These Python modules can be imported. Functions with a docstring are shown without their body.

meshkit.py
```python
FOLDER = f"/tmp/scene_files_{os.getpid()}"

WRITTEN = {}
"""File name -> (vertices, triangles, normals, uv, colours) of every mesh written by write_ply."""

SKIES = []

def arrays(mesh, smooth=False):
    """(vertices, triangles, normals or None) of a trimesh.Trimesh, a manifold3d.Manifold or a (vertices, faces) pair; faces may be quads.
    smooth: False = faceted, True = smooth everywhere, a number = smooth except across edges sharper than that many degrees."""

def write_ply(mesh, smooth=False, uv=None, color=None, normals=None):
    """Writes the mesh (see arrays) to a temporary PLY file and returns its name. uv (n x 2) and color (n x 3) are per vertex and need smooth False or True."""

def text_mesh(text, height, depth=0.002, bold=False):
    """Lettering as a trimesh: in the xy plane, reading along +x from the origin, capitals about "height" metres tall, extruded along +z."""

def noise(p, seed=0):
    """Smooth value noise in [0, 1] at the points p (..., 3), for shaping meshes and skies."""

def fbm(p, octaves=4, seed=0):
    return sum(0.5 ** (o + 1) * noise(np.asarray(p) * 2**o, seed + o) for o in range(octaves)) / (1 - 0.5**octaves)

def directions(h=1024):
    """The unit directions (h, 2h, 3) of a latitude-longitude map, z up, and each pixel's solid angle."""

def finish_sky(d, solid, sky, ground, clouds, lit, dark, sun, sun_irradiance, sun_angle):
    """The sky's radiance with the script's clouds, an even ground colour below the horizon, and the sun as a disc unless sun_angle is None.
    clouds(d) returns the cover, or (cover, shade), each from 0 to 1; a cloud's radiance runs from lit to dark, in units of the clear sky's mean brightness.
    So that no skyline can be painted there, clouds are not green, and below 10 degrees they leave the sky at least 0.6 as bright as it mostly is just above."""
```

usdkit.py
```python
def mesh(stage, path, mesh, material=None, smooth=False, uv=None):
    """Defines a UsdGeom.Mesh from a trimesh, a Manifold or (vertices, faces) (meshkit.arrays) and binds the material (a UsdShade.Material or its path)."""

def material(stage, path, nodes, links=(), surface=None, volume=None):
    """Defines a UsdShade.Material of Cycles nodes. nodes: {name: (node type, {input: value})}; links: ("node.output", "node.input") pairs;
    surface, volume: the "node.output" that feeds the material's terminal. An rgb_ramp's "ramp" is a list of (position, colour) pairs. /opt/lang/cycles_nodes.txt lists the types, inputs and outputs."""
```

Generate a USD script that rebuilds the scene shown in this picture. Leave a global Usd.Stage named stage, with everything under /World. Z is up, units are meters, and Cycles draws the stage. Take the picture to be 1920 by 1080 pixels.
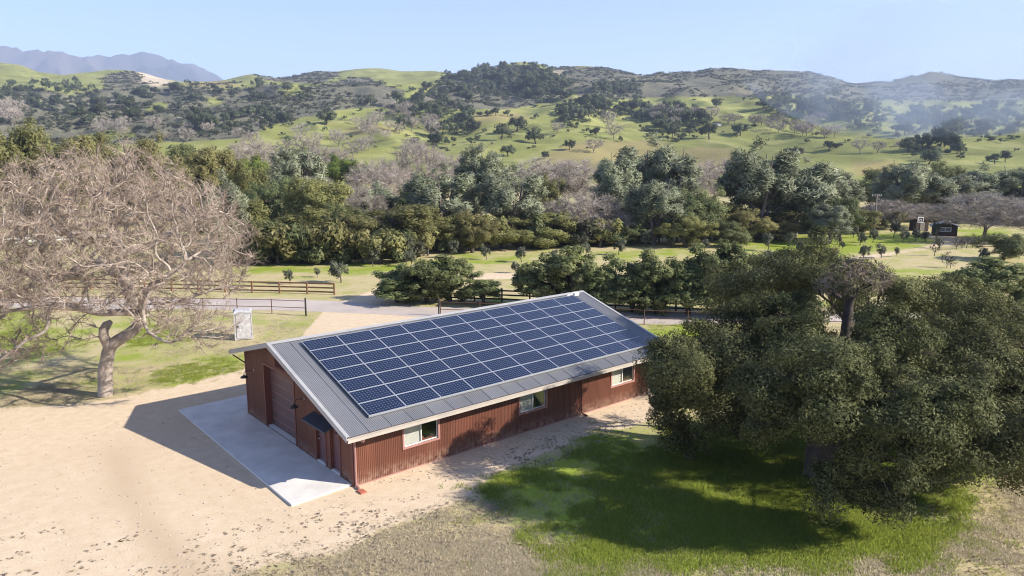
import math, numpy as np, trimesh, usdkit, meshkit
from pxr import Usd, UsdGeom, UsdLux, UsdShade, Gf, Sdf, Vt
from scipy.spatial import cKDTree
from scipy.sparse import coo_matrix
from scipy.sparse.csgraph import connected_components
from scipy.ndimage import gaussian_filter
from shapely.geometry import Polygon
from shapely import contains_xy

stage = Usd.Stage.CreateInMemory()
UsdGeom.SetStageUpAxis(stage, 'Z'); UsdGeom.SetStageMetersPerUnit(stage, 1.0)
W0 = UsdGeom.Xform.Define(stage, '/World')
UsdGeom.Scope.Define(stage, '/World/Looks')
V = lambda *a: np.array(a, float)

# ---------------------------------------------------------------- camera, sky, sun, exposure
F, YAW, PITCH = 1382.2, 0.86574, -0.17688            # focal length in pixels of a 1920 wide frame; aim
EYE = V(-11.729, -22.507, 11.656)
FW = V(math.cos(PITCH) * math.cos(YAW), math.cos(PITCH) * math.sin(YAW), math.sin(PITCH))
RT = V(math.sin(YAW), -math.cos(YAW), 0); UP = np.cross(RT, FW)
FH = V(math.cos(YAW), math.sin(YAW), 0)
cam = UsdGeom.Camera.Define(stage, '/World/camera')
cam.CreateHorizontalApertureAttr(36.0); cam.CreateVerticalApertureAttr(20.25)
cam.CreateFocalLengthAttr(36.0 * F / 1920); cam.CreateClippingRangeAttr(Gf.Vec2f(0.5, 60000))
mtx = np.eye(4); mtx[0, :3], mtx[1, :3], mtx[2, :3], mtx[3, :3] = RT, UP, -FW, EYE
UsdGeom.Xformable(cam).AddTransformOp().Set(Gf.Matrix4d(mtx.tolist()))
EXPOSURE = 1.33
cam.CreateExposureAttr(EXPOSURE)
SUN_AZ, SUN_EL = math.radians(-54.8), math.radians(30.3)
SUN = V(math.cos(SUN_AZ) * math.cos(SUN_EL), math.sin(SUN_AZ) * math.cos(SUN_EL), math.sin(SUN_EL))
sky_m = usdkit.material(stage, '/World/Looks/sky_air', {
    's': ('sky_texture', {'sky_type': 'single_scattering', 'sun_disc': False, 'sun_elevation': SUN_EL, 'sun_rotation': math.atan2(SUN[0], SUN[1]), 'altitude': 200.0, 'air_density': 1.0, 'aerosol_density': 0.18, 'ozone_density': 1.6}),
    'h': ('mix', {'mix_type': 'multiply', 'fac': 1.0, 'color2': (0.90, 0.92, 1.15)}), 'b': ('background_shader', {'strength': 0.078})}, [('s.color', 'h.color1'), ('h.color', 'b.color')], surface='b.background')
dome = UsdLux.DomeLight.Define(stage, '/World/sky')
UsdShade.MaterialBindingAPI.Apply(dome.GetPrim()).Bind(sky_m)
dome.GetPrim().SetCustomDataByKey('kind', 'structure'); dome.GetPrim().SetCustomDataByKey('label', 'clear pale blue morning sky over the hills')
sun = UsdLux.DistantLight.Define(stage, '/World/sun')
sun.CreateIntensityAttr(1.25); sun.CreateAngleAttr(0.53); sun.CreateNormalizeAttr(True) if hasattr(sun, 'CreateNormalizeAttr') else sun.GetPrim().CreateAttribute('inputs:normalize', Sdf.ValueTypeNames.Bool).Set(True)
sun.CreateColorAttr(Gf.Vec3f(1.0, 0.93, 0.82))
zz = SUN; xx = np.cross(V(0, 0, 1), zz); xx /= np.linalg.norm(xx); yy = np.cross(zz, xx)
sm = np.eye(4); sm[0, :3], sm[1, :3], sm[2, :3] = xx, yy, zz
UsdGeom.Xformable(sun).AddTransformOp().Set(Gf.Matrix4d(sm.tolist()))

# ---------------------------------------------------------------- helpers
used = {}
def numbered(parent, name):
    k = (parent, name); n = used.get(k, -1) + 1; used[k] = n
    return f'{parent}/{name}' if n == 0 else f'{parent}/{name}_{n:03d}'
def tag(prim, label=None, cat=None, group=None, kind=None):
    for k, v in (('label', label), ('category', cat), ('group', group), ('kind', kind)):
        if v: prim.SetCustomDataByKey(k, v)
def P(x): return x if isinstance(x, str) else str(x.GetPath())
def obj(name, mesh, mat, parent='/World', smooth=False, loc=None):
    m = usdkit.mesh(stage, numbered(P(parent), name), mesh, mat, smooth=smooth)
    if str(mat.GetPath()) in LEAFY: set_tone(m.GetPrim(), np.asarray(m.GetPointsAttr().Get()), np.asarray(m.GetFaceVertexIndicesAttr().Get()).reshape(-1, 3))
    if loc is not None: m.AddTranslateOp().Set(Gf.Vec3d(*map(float, loc)))
    return m.GetPrim()
def set_tone(prim, v, f):
    """a random tone for every leaf, twig or blade, as a value of its vertices"""
    n = len(v); a = np.concatenate([f[:, 0], f[:, 1]]); b = np.concatenate([f[:, 1], f[:, 2]])
    k, lab = connected_components(coo_matrix((np.ones(len(a), np.int8), (a, b)), shape=(n, n)), directed=False)
    t = np.random.default_rng(n).random(k)[lab].astype(np.float32)
    UsdGeom.PrimvarsAPI(prim).CreatePrimvar('tone', Sdf.ValueTypeNames.Color3fArray, 'vertex').Set(Vt.Vec3fArray.FromNumpy(np.repeat(t[:, None], 3, 1)))
LEAFY = set()
def leafmesh(name, lv, mat, parent):
    m = usdkit.mesh(stage, numbered(P(parent), name), lv[:2], mat)
    m.CreateNormalsAttr(Vt.Vec3fArray.FromNumpy(lv[2].astype(np.float32))); m.SetNormalsInterpolation('vertex'); set_tone(m.GetPrim(), lv[0], lv[1]); return m.GetPrim()
def holder(name, loc=(0, 0, 0), rz=0.0, scale=None, parent='/World', tilt=None):
    x = UsdGeom.Xform.Define(stage, numbered(P(parent), name))
    x.AddTranslateOp().Set(Gf.Vec3d(*map(float, loc)))
    if rz: x.AddRotateZOp().Set(math.degrees(rz))
    if tilt: x.AddRotateXOp().Set(math.degrees(tilt))
    if scale is not None: x.AddScaleOp().Set(Gf.Vec3f(*map(float, np.broadcast_to(scale, 3))))
    return x.GetPrim()
def thing(name, label, cat, loc=(0, 0, 0), rz=0.0, scale=None, group=None):
    o = holder(name, loc, rz, scale); tag(o, label, cat, group); return o
def kit(name):                                       # a class prim that copies refer to
    return stage.CreateClassPrim(numbered('/World', name + '_kit'))
def copy(name, k, label, cat, loc, rz=0.0, scale=None, group=None):
    o = thing(name, label, cat, loc, rz, scale, group)
    o.GetReferences().AddInternalReference(k.GetPath()); o.SetInstanceable(True)
    return o
class MB:
    """collects shapes into one mesh"""
    def __init__(s): s.v, s.f, s.n = [], [], 0
    def add(s, v, f):
        v = np.asarray(v, float); f = np.asarray(f, int)
        if f.shape[1] == 4: f = np.vstack([f[:, [0, 1, 2]], f[:, [0, 2, 3]]])
        s.v.append(v); s.f.append(f + s.n); s.n += len(v); return s
    def box(s, a, b):
        a, b = np.minimum(a, b), np.maximum(a, b)
        v = np.array([[x, y, z] for x in (a[0], b[0]) for y in (a[1], b[1]) for z in (a[2], b[2])])
        return s.add(v, [[0, 1, 3, 2], [4, 6, 7, 5], [0, 4, 5, 1], [2, 3, 7, 6], [0, 2, 6, 4], [1, 5, 7, 3]])
    def slab(s, p, u, v, w):                         # box from corner p along edge vectors u, v, w
        p, u, v, w = map(np.asarray, (p, u, v, w))
        c = np.array([p + i * u + j * v + k * w for i in (0, 1) for j in (0, 1) for k in (0, 1)])
        q = [[0, 1, 3, 2], [4, 6, 7, 5], [0, 4, 5, 1], [2, 3, 7, 6], [0, 2, 6, 4], [1, 5, 7, 3]]
        if np.dot(np.cross(u, v), w) < 0: q = [x[::-1] for x in q]
        return s.add(c, q)
    def tube(s, pts, r, sides=8, cap=True):
        v, f = tube(pts, r, sides, cap); return s.add(v, f)
    def tm(s, t): return s.add(t.vertices, t.faces)
    def mesh(s): return np.vstack(s.v), np.vstack(s.f)
def tube(pts, r, sides=6, cap=False):
    p = np.asarray(pts, float); n = len(p); r = np.broadcast_to(np.asarray(r, float), (n,))
    t = np.gradient(p, axis=0); t /= np.linalg.norm(t, axis=1, keepdims=True) + 1e-12
    ref = V(0, 0, 1) if abs(t[0, 2]) < 0.8 else V(1, 0, 0)
    a = np.empty_like(p); x = np.cross(t[0], ref); x /= np.linalg.norm(x)
    for i in range(n):
        x = x - t[i] * (x @ t[i]); x /= np.linalg.norm(x) + 1e-12; a[i] = x
    b = np.cross(t, a); ang = np.arange(sides) * 2 * np.pi / sides
    v = (p[:, None] + r[:, None, None] * (np.cos(ang)[None, :, None] * a[:, None] + np.sin(ang)[None, :, None] * b[:, None])).reshape(-1, 3)
    i, j = np.meshgrid(np.arange(n - 1), np.arange(sides), indexing='ij'); k = (j + 1) % sides
    q = np.stack([i * sides + j, i * sides + k, (i + 1) * sides + k, (i + 1) * sides + j], -1).reshape(-1, 4)
    f = np.vstack([q[:, [0, 1, 2]], q[:, [0, 2, 3]]])
    if cap:
        v = np.vstack([v, p[0], p[-1]]); c0, c1 = len(v) - 2, len(v) - 1; e = np.arange(sides); e1 = (e + 1) % sides; L = (n - 1) * sides
        f = np.vstack([f, np.stack([np.full(sides, c0), e1, e], 1), np.stack([np.full(sides, c1), L + e, L + e1], 1)])
    return v, f
def ray(px, py): return FW * F + RT * (px - 960.0) - UP * (py - 540.0)
def at(px, py, z=0.0):
    d = ray(px, py); return EYE + d * ((z - EYE[2]) / d[2])
def to_px(p):
    d = np.asarray(p, float) - EYE; w = d @ FW; w = np.where(w > 0.5, w, np.nan)
    return 960 + F * (d @ RT) / w, 540 - F * (d @ UP) / w
def fbm(p, seed=0, octaves=4):
    return sum(meshkit.noise(np.asarray(p) * 2.0 ** o, seed + 17 * o) * 0.5 ** o for o in range(octaves)) / sum(0.5 ** o for o in range(octaves))

# ---------------------------------------------------------------- materials
def lin(r, g, b): return tuple(((c / 255) / 12.92 if c <= 10 else ((c / 255 + 0.055) / 1.055) ** 2.4) for c in (r, g, b))
def surf(name, c1, c2=None, scale=3.0, rough=0.7, bump=0.0, bscale=None, metallic=0.0, spec=0.4, detail=5.0, vary=0.0, stretch=None, space='object', dist=0.01):
    """colour varies between c1 and c2 with noise; vary: brightness spread between copies and pieces"""
    c2 = c2 or tuple(x * 0.75 for x in c1)
    n = {'tc': ('texture_coordinate', {}), 'g': ('geometry', {}), 'mp': ('mapping', {'scale': stretch or (1, 1, 1)}),
         'n': ('noise_texture', {'scale': scale, 'detail': detail, 'roughness': 0.6}), 'r': ('rgb_ramp', {'ramp': [(0.3, c1), (0.7, c2)]}),
         'p': ('principled_bsdf', {'roughness': rough, 'metallic': metallic, 'specular_ior_level': spec})}
    l = [(('g.position' if space == 'world' else 'tc.object'), 'mp.vector'), ('mp.vector', 'n.vector'), ('n.fac', 'r.fac')]
    src = 'r.color'
    if vary:
        n |= {'oi': ('object_info', {}), 'vr': ('map_range', {'from_min': 0.0, 'from_max': 1.0, 'to_min': 1 - vary, 'to_max': 1 + vary}), 'h': ('hsv', {'fac': 1.0})}
        l += [('oi.random', 'vr.value'), ('vr.result', 'h.value'), (src, 'h.color')]; src = 'h.color'
    l.append((src, 'p.base_color'))
    if bump:
        n |= {'n2': ('noise_texture', {'scale': bscale or scale * 4, 'detail': 4.0}), 'bp': ('bump', {'strength': bump, 'distance': dist})}
        l += [('mp.vector', 'n2.vector'), ('n2.fac', 'bp.height'), ('bp.normal', 'p.normal')]
    return usdkit.material(stage, '/World/Looks/' + name, n, l, surface='p.BSDF')
def leaf(name, c1, c2, c3, trans=0.42, rough=0.7, nscale=0.5, vary=0.18, hue=0.012, spec=0.25):
    """foliage: every leaf its own tone, patches of lighter and darker growth, and a tone for each tree"""
    LEAFY.add('/World/Looks/' + name)
    n = {'g': ('attribute', {'attribute': 'tone'}), 'oi': ('object_info', {}), 'tc': ('texture_coordinate', {}),
         'n': ('noise_texture', {'scale': nscale, 'detail': 3.0}),
         'ad': ('math', {'math_type': 'multiply_add', 'value2': 0.55, 'value3': -0.02}), 'ad2': ('math', {'math_type': 'multiply_add', 'value2': 0.5}),
         'r': ('rgb_ramp', {'ramp': [(0.15, c1), (0.5, c2), (0.9, c3)]}),
         'vr': ('map_range', {'to_min': 1 - vary, 'to_max': 1 + vary}), 'hr': ('map_range', {'to_min': 0.5 - hue, 'to_max': 0.5 + hue}),
         'wn': ('white_noise_texture', {'dimensions': '1D'}),
         'h': ('hsv', {'fac': 1.0}), 'p': ('principled_bsdf', {'roughness': rough, 'specular_ior_level': spec}),
         't': ('translucent_bsdf', {}), 'm': ('mix_closure', {'fac': trans})}
    l = [('tc.object', 'n.vector'), ('g.fac', 'ad.value1'), ('n.fac', 'ad2.value1'), ('ad.value', 'ad2.value3'), ('ad2.value', 'r.fac'),
         ('oi.random', 'vr.value'), ('oi.random', 'wn.w'), ('wn.value', 'hr.value'), ('hr.result', 'h.hue'), ('vr.result', 'h.value'), ('r.color', 'h.color'),
         ('h.color', 'p.base_color'), ('h.color', 't.color'), ('p.BSDF', 'm.closure1'), ('t.BSDF', 'm.closure2')]
    return usdkit.material(stage, '/World/Looks/' + name, n, l, surface='m.closure')

M = {}
M['rust_wall'] = usdkit.material(stage, '/World/Looks/rust_wall', {   # weathered red siding: rust streaks, fading, dust splashed along the foot
    'g': ('geometry', {}), 'oi': ('object_info', {}), 'sx': ('separate_xyz', {}), 'mp': ('mapping', {'scale': (2.6, 2.6, 0.16)}), 'n': ('noise_texture', {'scale': 1.0, 'detail': 6.0, 'roughness': 0.65}), 'n2': ('noise_texture', {'scale': 0.5, 'detail': 4.0}), 'n3': ('noise_texture', {'scale': 5.0, 'detail': 6.0}),
    'ad': ('math', {'math_type': 'multiply_add', 'value2': 0.65}), 'mu': ('math', {'math_type': 'multiply', 'value2': 0.4}),
    'r': ('rgb_ramp', {'ramp': [(0.34, (0.084, 0.034, 0.022)), (0.48, (0.116, 0.043, 0.026)), (0.60, (0.132, 0.049, 0.030)), (0.74, (0.158, 0.068, 0.043))]}),
    'vr': ('map_range', {'to_min': 0.86, 'to_max': 1.14}), 'h': ('hsv', {'fac': 1.0}),
    'dz': ('map_range', {'from_min': 0.02, 'from_max': 0.55, 'to_min': 0.75, 'to_max': 0.0, 'clamp': True}), 'dm': ('math', {'math_type': 'multiply'}), 'dn': ('map_range', {'from_min': 0.35, 'from_max': 0.7, 'clamp': True}), 'mx': ('mix', {'color2': (0.36, 0.25, 0.18)}),
    'p': ('principled_bsdf', {'roughness': 0.5, 'specular_ior_level': 0.35})},
    [('g.position', 'mp.vector'), ('mp.vector', 'n.vector'), ('g.position', 'n2.vector'), ('g.position', 'n3.vector'), ('g.position', 'sx.vector'), ('n.fac', 'ad.value1'), ('n2.fac', 'mu.value1'), ('mu.value', 'ad.value3'), ('ad.value', 'r.fac'), ('oi.random', 'vr.value'), ('vr.result', 'h.value'), ('r.color', 'h.color'),
     ('sx.z', 'dz.value'), ('n3.fac', 'dn.value'), ('dz.result', 'dm.value1'), ('dn.result', 'dm.value2'), ('dm.value', 'mx.fac'), ('h.color', 'mx.color1'), ('mx.color', 'p.base_color')], surface='p.BSDF')
M['rust_trim'] = surf('rust_trim', (0.17, 0.055, 0.038), (0.13, 0.045, 0.032), 2.0, 0.5)
M['window_trim'] = surf('window_trim', (0.34, 0.18, 0.15), (0.28, 0.14, 0.12), 2.0, 0.5)
M['roof_metal'] = surf('roof_metal', (0.21, 0.21, 0.215), (0.165, 0.165, 0.17), 0.9, 0.42, vary=0.09, metallic=0.25, spec=0.5, stretch=(1, 0.3, 1))
M['flashing'] = surf('flashing', (0.42, 0.41, 0.40), (0.34, 0.33, 0.32), 1.2, 0.45, metallic=0.2)
M['gutter_metal'] = surf('gutter_metal', (0.42, 0.37, 0.31), (0.34, 0.30, 0.26), 1.5, 0.5)
M['soffit'] = surf('soffit', (0.10, 0.055, 0.04), (0.07, 0.04, 0.03), 3.0, 0.8)
M['roll_door'] = surf('roll_door', (0.125, 0.066, 0.056), (0.10, 0.055, 0.048), 1.5, 0.38, vary=0.08, spec=0.5)
M['man_door'] = surf('man_door', (0.15, 0.075, 0.07), (0.12, 0.06, 0.06), 2.0, 0.45)
M['awning_metal'] = surf('awning_metal', (0.06, 0.075, 0.10), (0.045, 0.055, 0.075), 2.0, 0.4, metallic=0.3)
M['black_metal'] = surf('black_metal', (0.025, 0.022, 0.022), (0.035, 0.03, 0.03), 8.0, 0.5)
M['steel'] = surf('steel', (0.6, 0.6, 0.62), (0.5, 0.5, 0.5), 8.0, 0.3, metallic=0.9)
M['white_vinyl'] = surf('white_vinyl', (0.72, 0.71, 0.68), (0.64, 0.62, 0.58), 5.0, 0.5)
M['blind'] = surf('blind', (0.62, 0.60, 0.55), (0.54, 0.52, 0.48), 3.0, 0.7)
M['concrete'] = surf('concrete', (0.68, 0.65, 0.60), (0.50, 0.475, 0.44), 0.9, 0.85, bump=0.15, bscale=30, detail=8.0)
M['panel_frame'] = surf('panel_frame', (0.40, 0.41, 0.43), (0.35, 0.36, 0.38), 4.0, 0.4, metallic=0.3)
M['backsheet'] = usdkit.material(stage, '/World/Looks/backsheet', {'p': ('principled_bsdf', {'base_color': (0.13, 0.155, 0.195), 'roughness': 0.4, 'coat_weight': 0.25, 'coat_roughness': 0.05})}, surface='p.BSDF')
M['cell'] = usdkit.material(stage, '/World/Looks/solar_cell', {
    'g': ('attribute', {'attribute': 'tone'}), 'v': ('map_range', {'to_min': 0.75, 'to_max': 1.25}), 'h': ('hsv', {'color': (0.007, 0.012, 0.034)}),
    'p': ('principled_bsdf', {'roughness': 0.25, 'coat_weight': 0.35, 'coat_roughness': 0.10, 'specular_ior_level': 0.4})},
    [('g.fac', 'v.value'), ('v.result', 'h.value'), ('h.color', 'p.base_color')], surface='p.BSDF')
LEAFY.add('/World/Looks/solar_cell')
M['pane'] = usdkit.material(stage, '/World/Looks/window_pane', {'w': ('layer_weight', {'blend': 0.5}), 'q': ('math', {'math_type': 'power', 'value2': 3.0}), 'f': ('math', {'math_type': 'multiply_add', 'value2': 0.8, 'value3': 0.07}), 'g': ('glossy_bsdf', {'color': (0.9, 0.95, 0.95), 'roughness': 0.01}), 't': ('transparent_bsdf', {'color': (0.92, 0.93, 0.92)}), 'm': ('mix_closure', {})},
    [('w.facing', 'q.value1'), ('q.value', 'f.value1'), ('f.value', 'm.fac'), ('t.BSDF', 'm.closure1'), ('g.BSDF', 'm.closure2')], surface='m.closure')
M['inside'] = surf('inside', (0.16, 0.14, 0.12), (0.12, 0.10, 0.09), 1.0, 0.8)
M['rusty_pipe'] = surf('rusty_pipe', (0.13, 0.055, 0.035), (0.08, 0.04, 0.03), 6.0, 0.7)
M['fence_wood'] = surf('fence_wood', (0.22, 0.115, 0.06), (0.15, 0.08, 0.045), 4.0, 0.85)
M['dark_wood'] = surf('dark_wood', (0.045, 0.032, 0.027), (0.07, 0.05, 0.04), 4.0, 0.85)
M['white_paint'] = surf('white_paint', (0.72, 0.72, 0.70), (0.6, 0.6, 0.58), 3.0, 0.6)
M['plastic_white'] = surf('plastic_white', (0.52, 0.51, 0.52), (0.30, 0.285, 0.285), 4.0, 0.6)
M['pole_wood'] = surf('pole_wood', (0.28, 0.24, 0.21), (0.2, 0.17, 0.15), 5.0, 0.85)
M['brick'] = surf('brick', (0.42, 0.13, 0.08), (0.32, 0.10, 0.06), 8.0, 0.85)
M['bark_live'] = surf('bark_live', (0.095, 0.076, 0.062), (0.045, 0.036, 0.03), 3.0, 0.95, bump=0.6, bscale=9, dist=0.03)
M['bark_dead'] = surf('bark_dead', (0.34, 0.30, 0.25), (0.12, 0.10, 0.085), 2.2, 0.95, bump=0.6, bscale=9, dist=0.03)
M['bark_pale'] = surf('bark_pale', (0.46, 0.39, 0.32), (0.20, 0.162, 0.135), 2.2, 0.95, bump=0.7, bscale=8, dist=0.04)
M['twig_pale'] = leaf('twig_pale', (0.205, 0.155, 0.122), (0.305, 0.236, 0.187), (0.41, 0.34, 0.265), trans=0.0, nscale=0.7, vary=0.05, hue=0.0, spec=0.1)
M['twig_mauve'] = leaf('twig_mauve', (0.24, 0.205, 0.172), (0.34, 0.295, 0.25), (0.43, 0.38, 0.325), trans=0.0, nscale=0.4, vary=0.16, hue=0.008, spec=0.1)
M['bark_mauve'] = surf('bark_mauve', (0.22, 0.18, 0.16), (0.12, 0.10, 0.09), 2.0, 0.95)
M['leaf_oak_near'] = leaf('leaf_oak_near', (0.050, 0.057, 0.020), (0.105, 0.112, 0.044), (0.215, 0.207, 0.105), trans=0.2, nscale=0.45, rough=0.8, spec=0.12)
M['leaf_olive'] = leaf('leaf_olive', (0.135, 0.135, 0.045), (0.22, 0.212, 0.08), (0.31, 0.29, 0.135), nscale=0.22, vary=0.22, hue=0.014)
M['leaf_dark'] = leaf('leaf_dark', (0.098, 0.115, 0.048), (0.155, 0.176, 0.074), (0.22, 0.235, 0.112), nscale=0.22, vary=0.2)
M['leaf_bright'] = leaf('leaf_bright', (0.08, 0.12, 0.02), (0.14, 0.19, 0.035), (0.21, 0.25, 0.065), nscale=0.3)
M['needle'] = leaf('needle', (0.14, 0.160, 0.096), (0.22, 0.240, 0.152), (0.31, 0.325, 0.215), trans=0.15, nscale=0.22, vary=0.14, hue=0.008)
M['leaf_hedge'] = leaf('leaf_hedge', (0.10, 0.12, 0.04), (0.17, 0.195, 0.075), (0.27, 0.285, 0.135), nscale=0.6)
M['leaf_greyolive'] = leaf('leaf_greyolive', (0.085, 0.095, 0.060), (0.14, 0.15, 0.10), (0.21, 0.215, 0.155), nscale=0.8)
M['leaf_hill'] = leaf('leaf_hill', (0.060, 0.078, 0.042), (0.098, 0.116, 0.062), (0.145, 0.156, 0.085), nscale=0.2, vary=0.3, hue=0.015)
M['leaf_scrub'] = leaf('leaf_scrub', (0.050, 0.056, 0.034), (0.080, 0.084, 0.052), (0.12, 0.115, 0.075), nscale=0.3, vary=0.25)
M['leaf_lit'] = leaf('leaf_lit', (0.10, 0.14, 0.016), (0.20, 0.25, 0.03), (0.32, 0.36, 0.06), trans=0.4, nscale=0.8)
M['blade_green'] = leaf('blade_green', (0.17, 0.24, 0.018), (0.29, 0.36, 0.04), (0.42, 0.44, 0.10), trans=0.3, nscale=0.4)
M['blade_dry'] = leaf('blade_dry', (0.38, 0.31, 0.20), (0.54, 0.45, 0.30), (0.66, 0.56, 0.39), trans=0.2, nscale=0.4)
M['road_asphalt'] = surf('road_asphalt', (0.46, 0.39, 0.34), (0.35, 0.30, 0.265), 0.35, 0.9, bump=0.2, bscale=12, space='world', stretch=(1, 1, 1), detail=8.0)
M['litter'] = leaf('litter', (0.14, 0.10, 0.07), (0.26, 0.20, 0.14), (0.42, 0.34, 0.25), trans=0.0, nscale=1.0)
M['stone'] = surf('stone', (0.40, 0.33, 0.26), (0.25, 0.2, 0.16), 2.0, 0.9, vary=0.3)

# ---------------------------------------------------------------- the lie of the land
ROWS = [  # distance from the viewpoint, then the height of the land there, read along the compass
 (430, [(-400, 300), (300, 302), (640, 300), (900, 296), (1100, 292), (1300, 305), (1600, 322), (1920, 326), (2300, 326)]),
 (560, [(-400, 268), (300, 268), (650, 262), (900, 258), (1100, 260), (1300, 275), (1600, 282), (1920, 288), (2300, 285)]),
 (760, [(-400, 232), (0, 232), (300, 228), (650, 220), (900, 214), (1100, 214), (1300, 226), (1600, 232), (1920, 242), (2300, 240)]),
 (980, [(-400, 195), (0, 196), (300, 192), (600, 182), (850, 176), (1050, 182), (1300, 194), (1600, 200), (1920, 212), (2300, 210)]),
 (1250, [(-400, 170), (0, 168), (300, 165), (600, 162), (850, 152), (985, 140), (1100, 152), (1300, 162), (1600, 180), (1920, 188), (2300, 185)]),
 (1500, [(-400, 150), (0, 152), (250, 154), (400, 158), (600, 152), (760, 150), (845, 142), (890, 133), (930, 125), (960, 119.5), (985, 117), (1010, 119), (1028, 129), (1042, 130), (1080, 124.5), (1160, 130), (1210, 138), (1255, 138), (1335, 127), (1400, 130), (1480, 131), (1510, 134), (1560, 146), (1605, 157), (1640, 154), (1668, 155), (1700, 145), (1745, 134.5), (1790, 143), (1850, 152), (1870, 155), (1890, 150), (1920, 152), (2100, 165), (2400, 150)]),
 (1900, [(-400, 125), (0, 116), (40, 120), (75, 135), (120, 141), (160, 135), (200, 130), (245, 130), (262, 133), (333, 155), (345, 156), (400, 153), (430, 148), (470, 138), (520, 146), (545, 143), (580, 134), (605, 130.5), (635, 134), (670, 128), (700, 127.5), (760, 133), (815, 133), (845, 141), (900, 155), (1000, 165), (2400, 185)]),
 (2300, [(-400, 200), (2400, 215)]), (3000, [(-400, 255), (2400, 262)]),
]
AZ = np.radians(np.arange(-60, 60.01, 0.1))
def row_el(curve):
    c = np.array(curve, float); px = np.linspace(c[0, 0], c[-1, 0], 1500); py = np.interp(px, c[:, 0], c[:, 1])
    py = gaussian_filter(py, 3.0, mode='nearest')
    d = FW[None] * F + RT[None] * (px - 960)[:, None] - UP[None] * (py - 540)[:, None]
    az = np.arctan2(d @ RT, d @ FH); el = d[:, 2] / np.hypot(d[:, 0], d[:, 1])
    return np.interp(AZ, az, el)
TAB = np.array([row_el(c) for _, c in ROWS]); TD = np.log(np.array([r[0] for r in ROWS], float))
NEAR = 300.0
def height(x, y):
    x, y = np.asarray(x, float), np.asarray(y, float)
    dx, dy = x - EYE[0], y - EYE[1]; d = np.maximum(np.hypot(dx, dy), 1.0)
    az = np.arctan2(dx * RT[0] + dy * RT[1], dx * FH[0] + dy * FH[1]); side = np.clip((np.radians(75) - np.abs(az)) / np.radians(20), 0, 1)
    ia = np.clip((np.clip(az, AZ[0], AZ[-1]) - AZ[0]) / (AZ[1] - AZ[0]), 0, len(AZ) - 1.001); i0 = ia.astype(int); t = ia - i0
    col = TAB[:, i0] * (1 - t) + TAB[:, i0 + 1] * t                       # rows x points
    near_el = -EYE[2] / NEAR
    ld = np.log(d); lds = np.concatenate([[math.log(NEAR)], TD]); full = np.concatenate([np.full((1,) + col.shape[1:], near_el), col])
    k = np.clip(np.searchsorted(lds, ld) - 1, 0, len(lds) - 2); u = np.clip((ld - lds[k]) / (lds[k + 1] - lds[k]), 0, 1)
    idx = np.indices(k.shape) if k.ndim else ()
    e0, e1 = np.take_along_axis(full, k[None], 0)[0], np.take_along_axis(full, k[None] + 1, 0)[0]
    z = EYE[2] + d * (e0 * (1 - u) + e1 * u)
    amp = np.interp(d, [300, 420, 700, 1100, 1450, 1700, 1900, 2300], [0, 4, 14, 20, 4, 12, 3, 6])
    q = np.stack([x / 95, y / 95, np.zeros_like(x)], -1)
    n = fbm(q, 3, 4); rg = 1 - np.abs(2 * fbm(q * 0.8 + 7, 9, 3) - 1) * 2
    z = z + amp * ((n - 0.5) * 1.1 + (rg - 0.65) * 0.9)
    z = np.where(d < NEAR, 0.0, z)
    return np.where(d > NEAR, z * side, z)
LD = np.exp(np.linspace(math.log(60), math.log(2600), 900))
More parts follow.
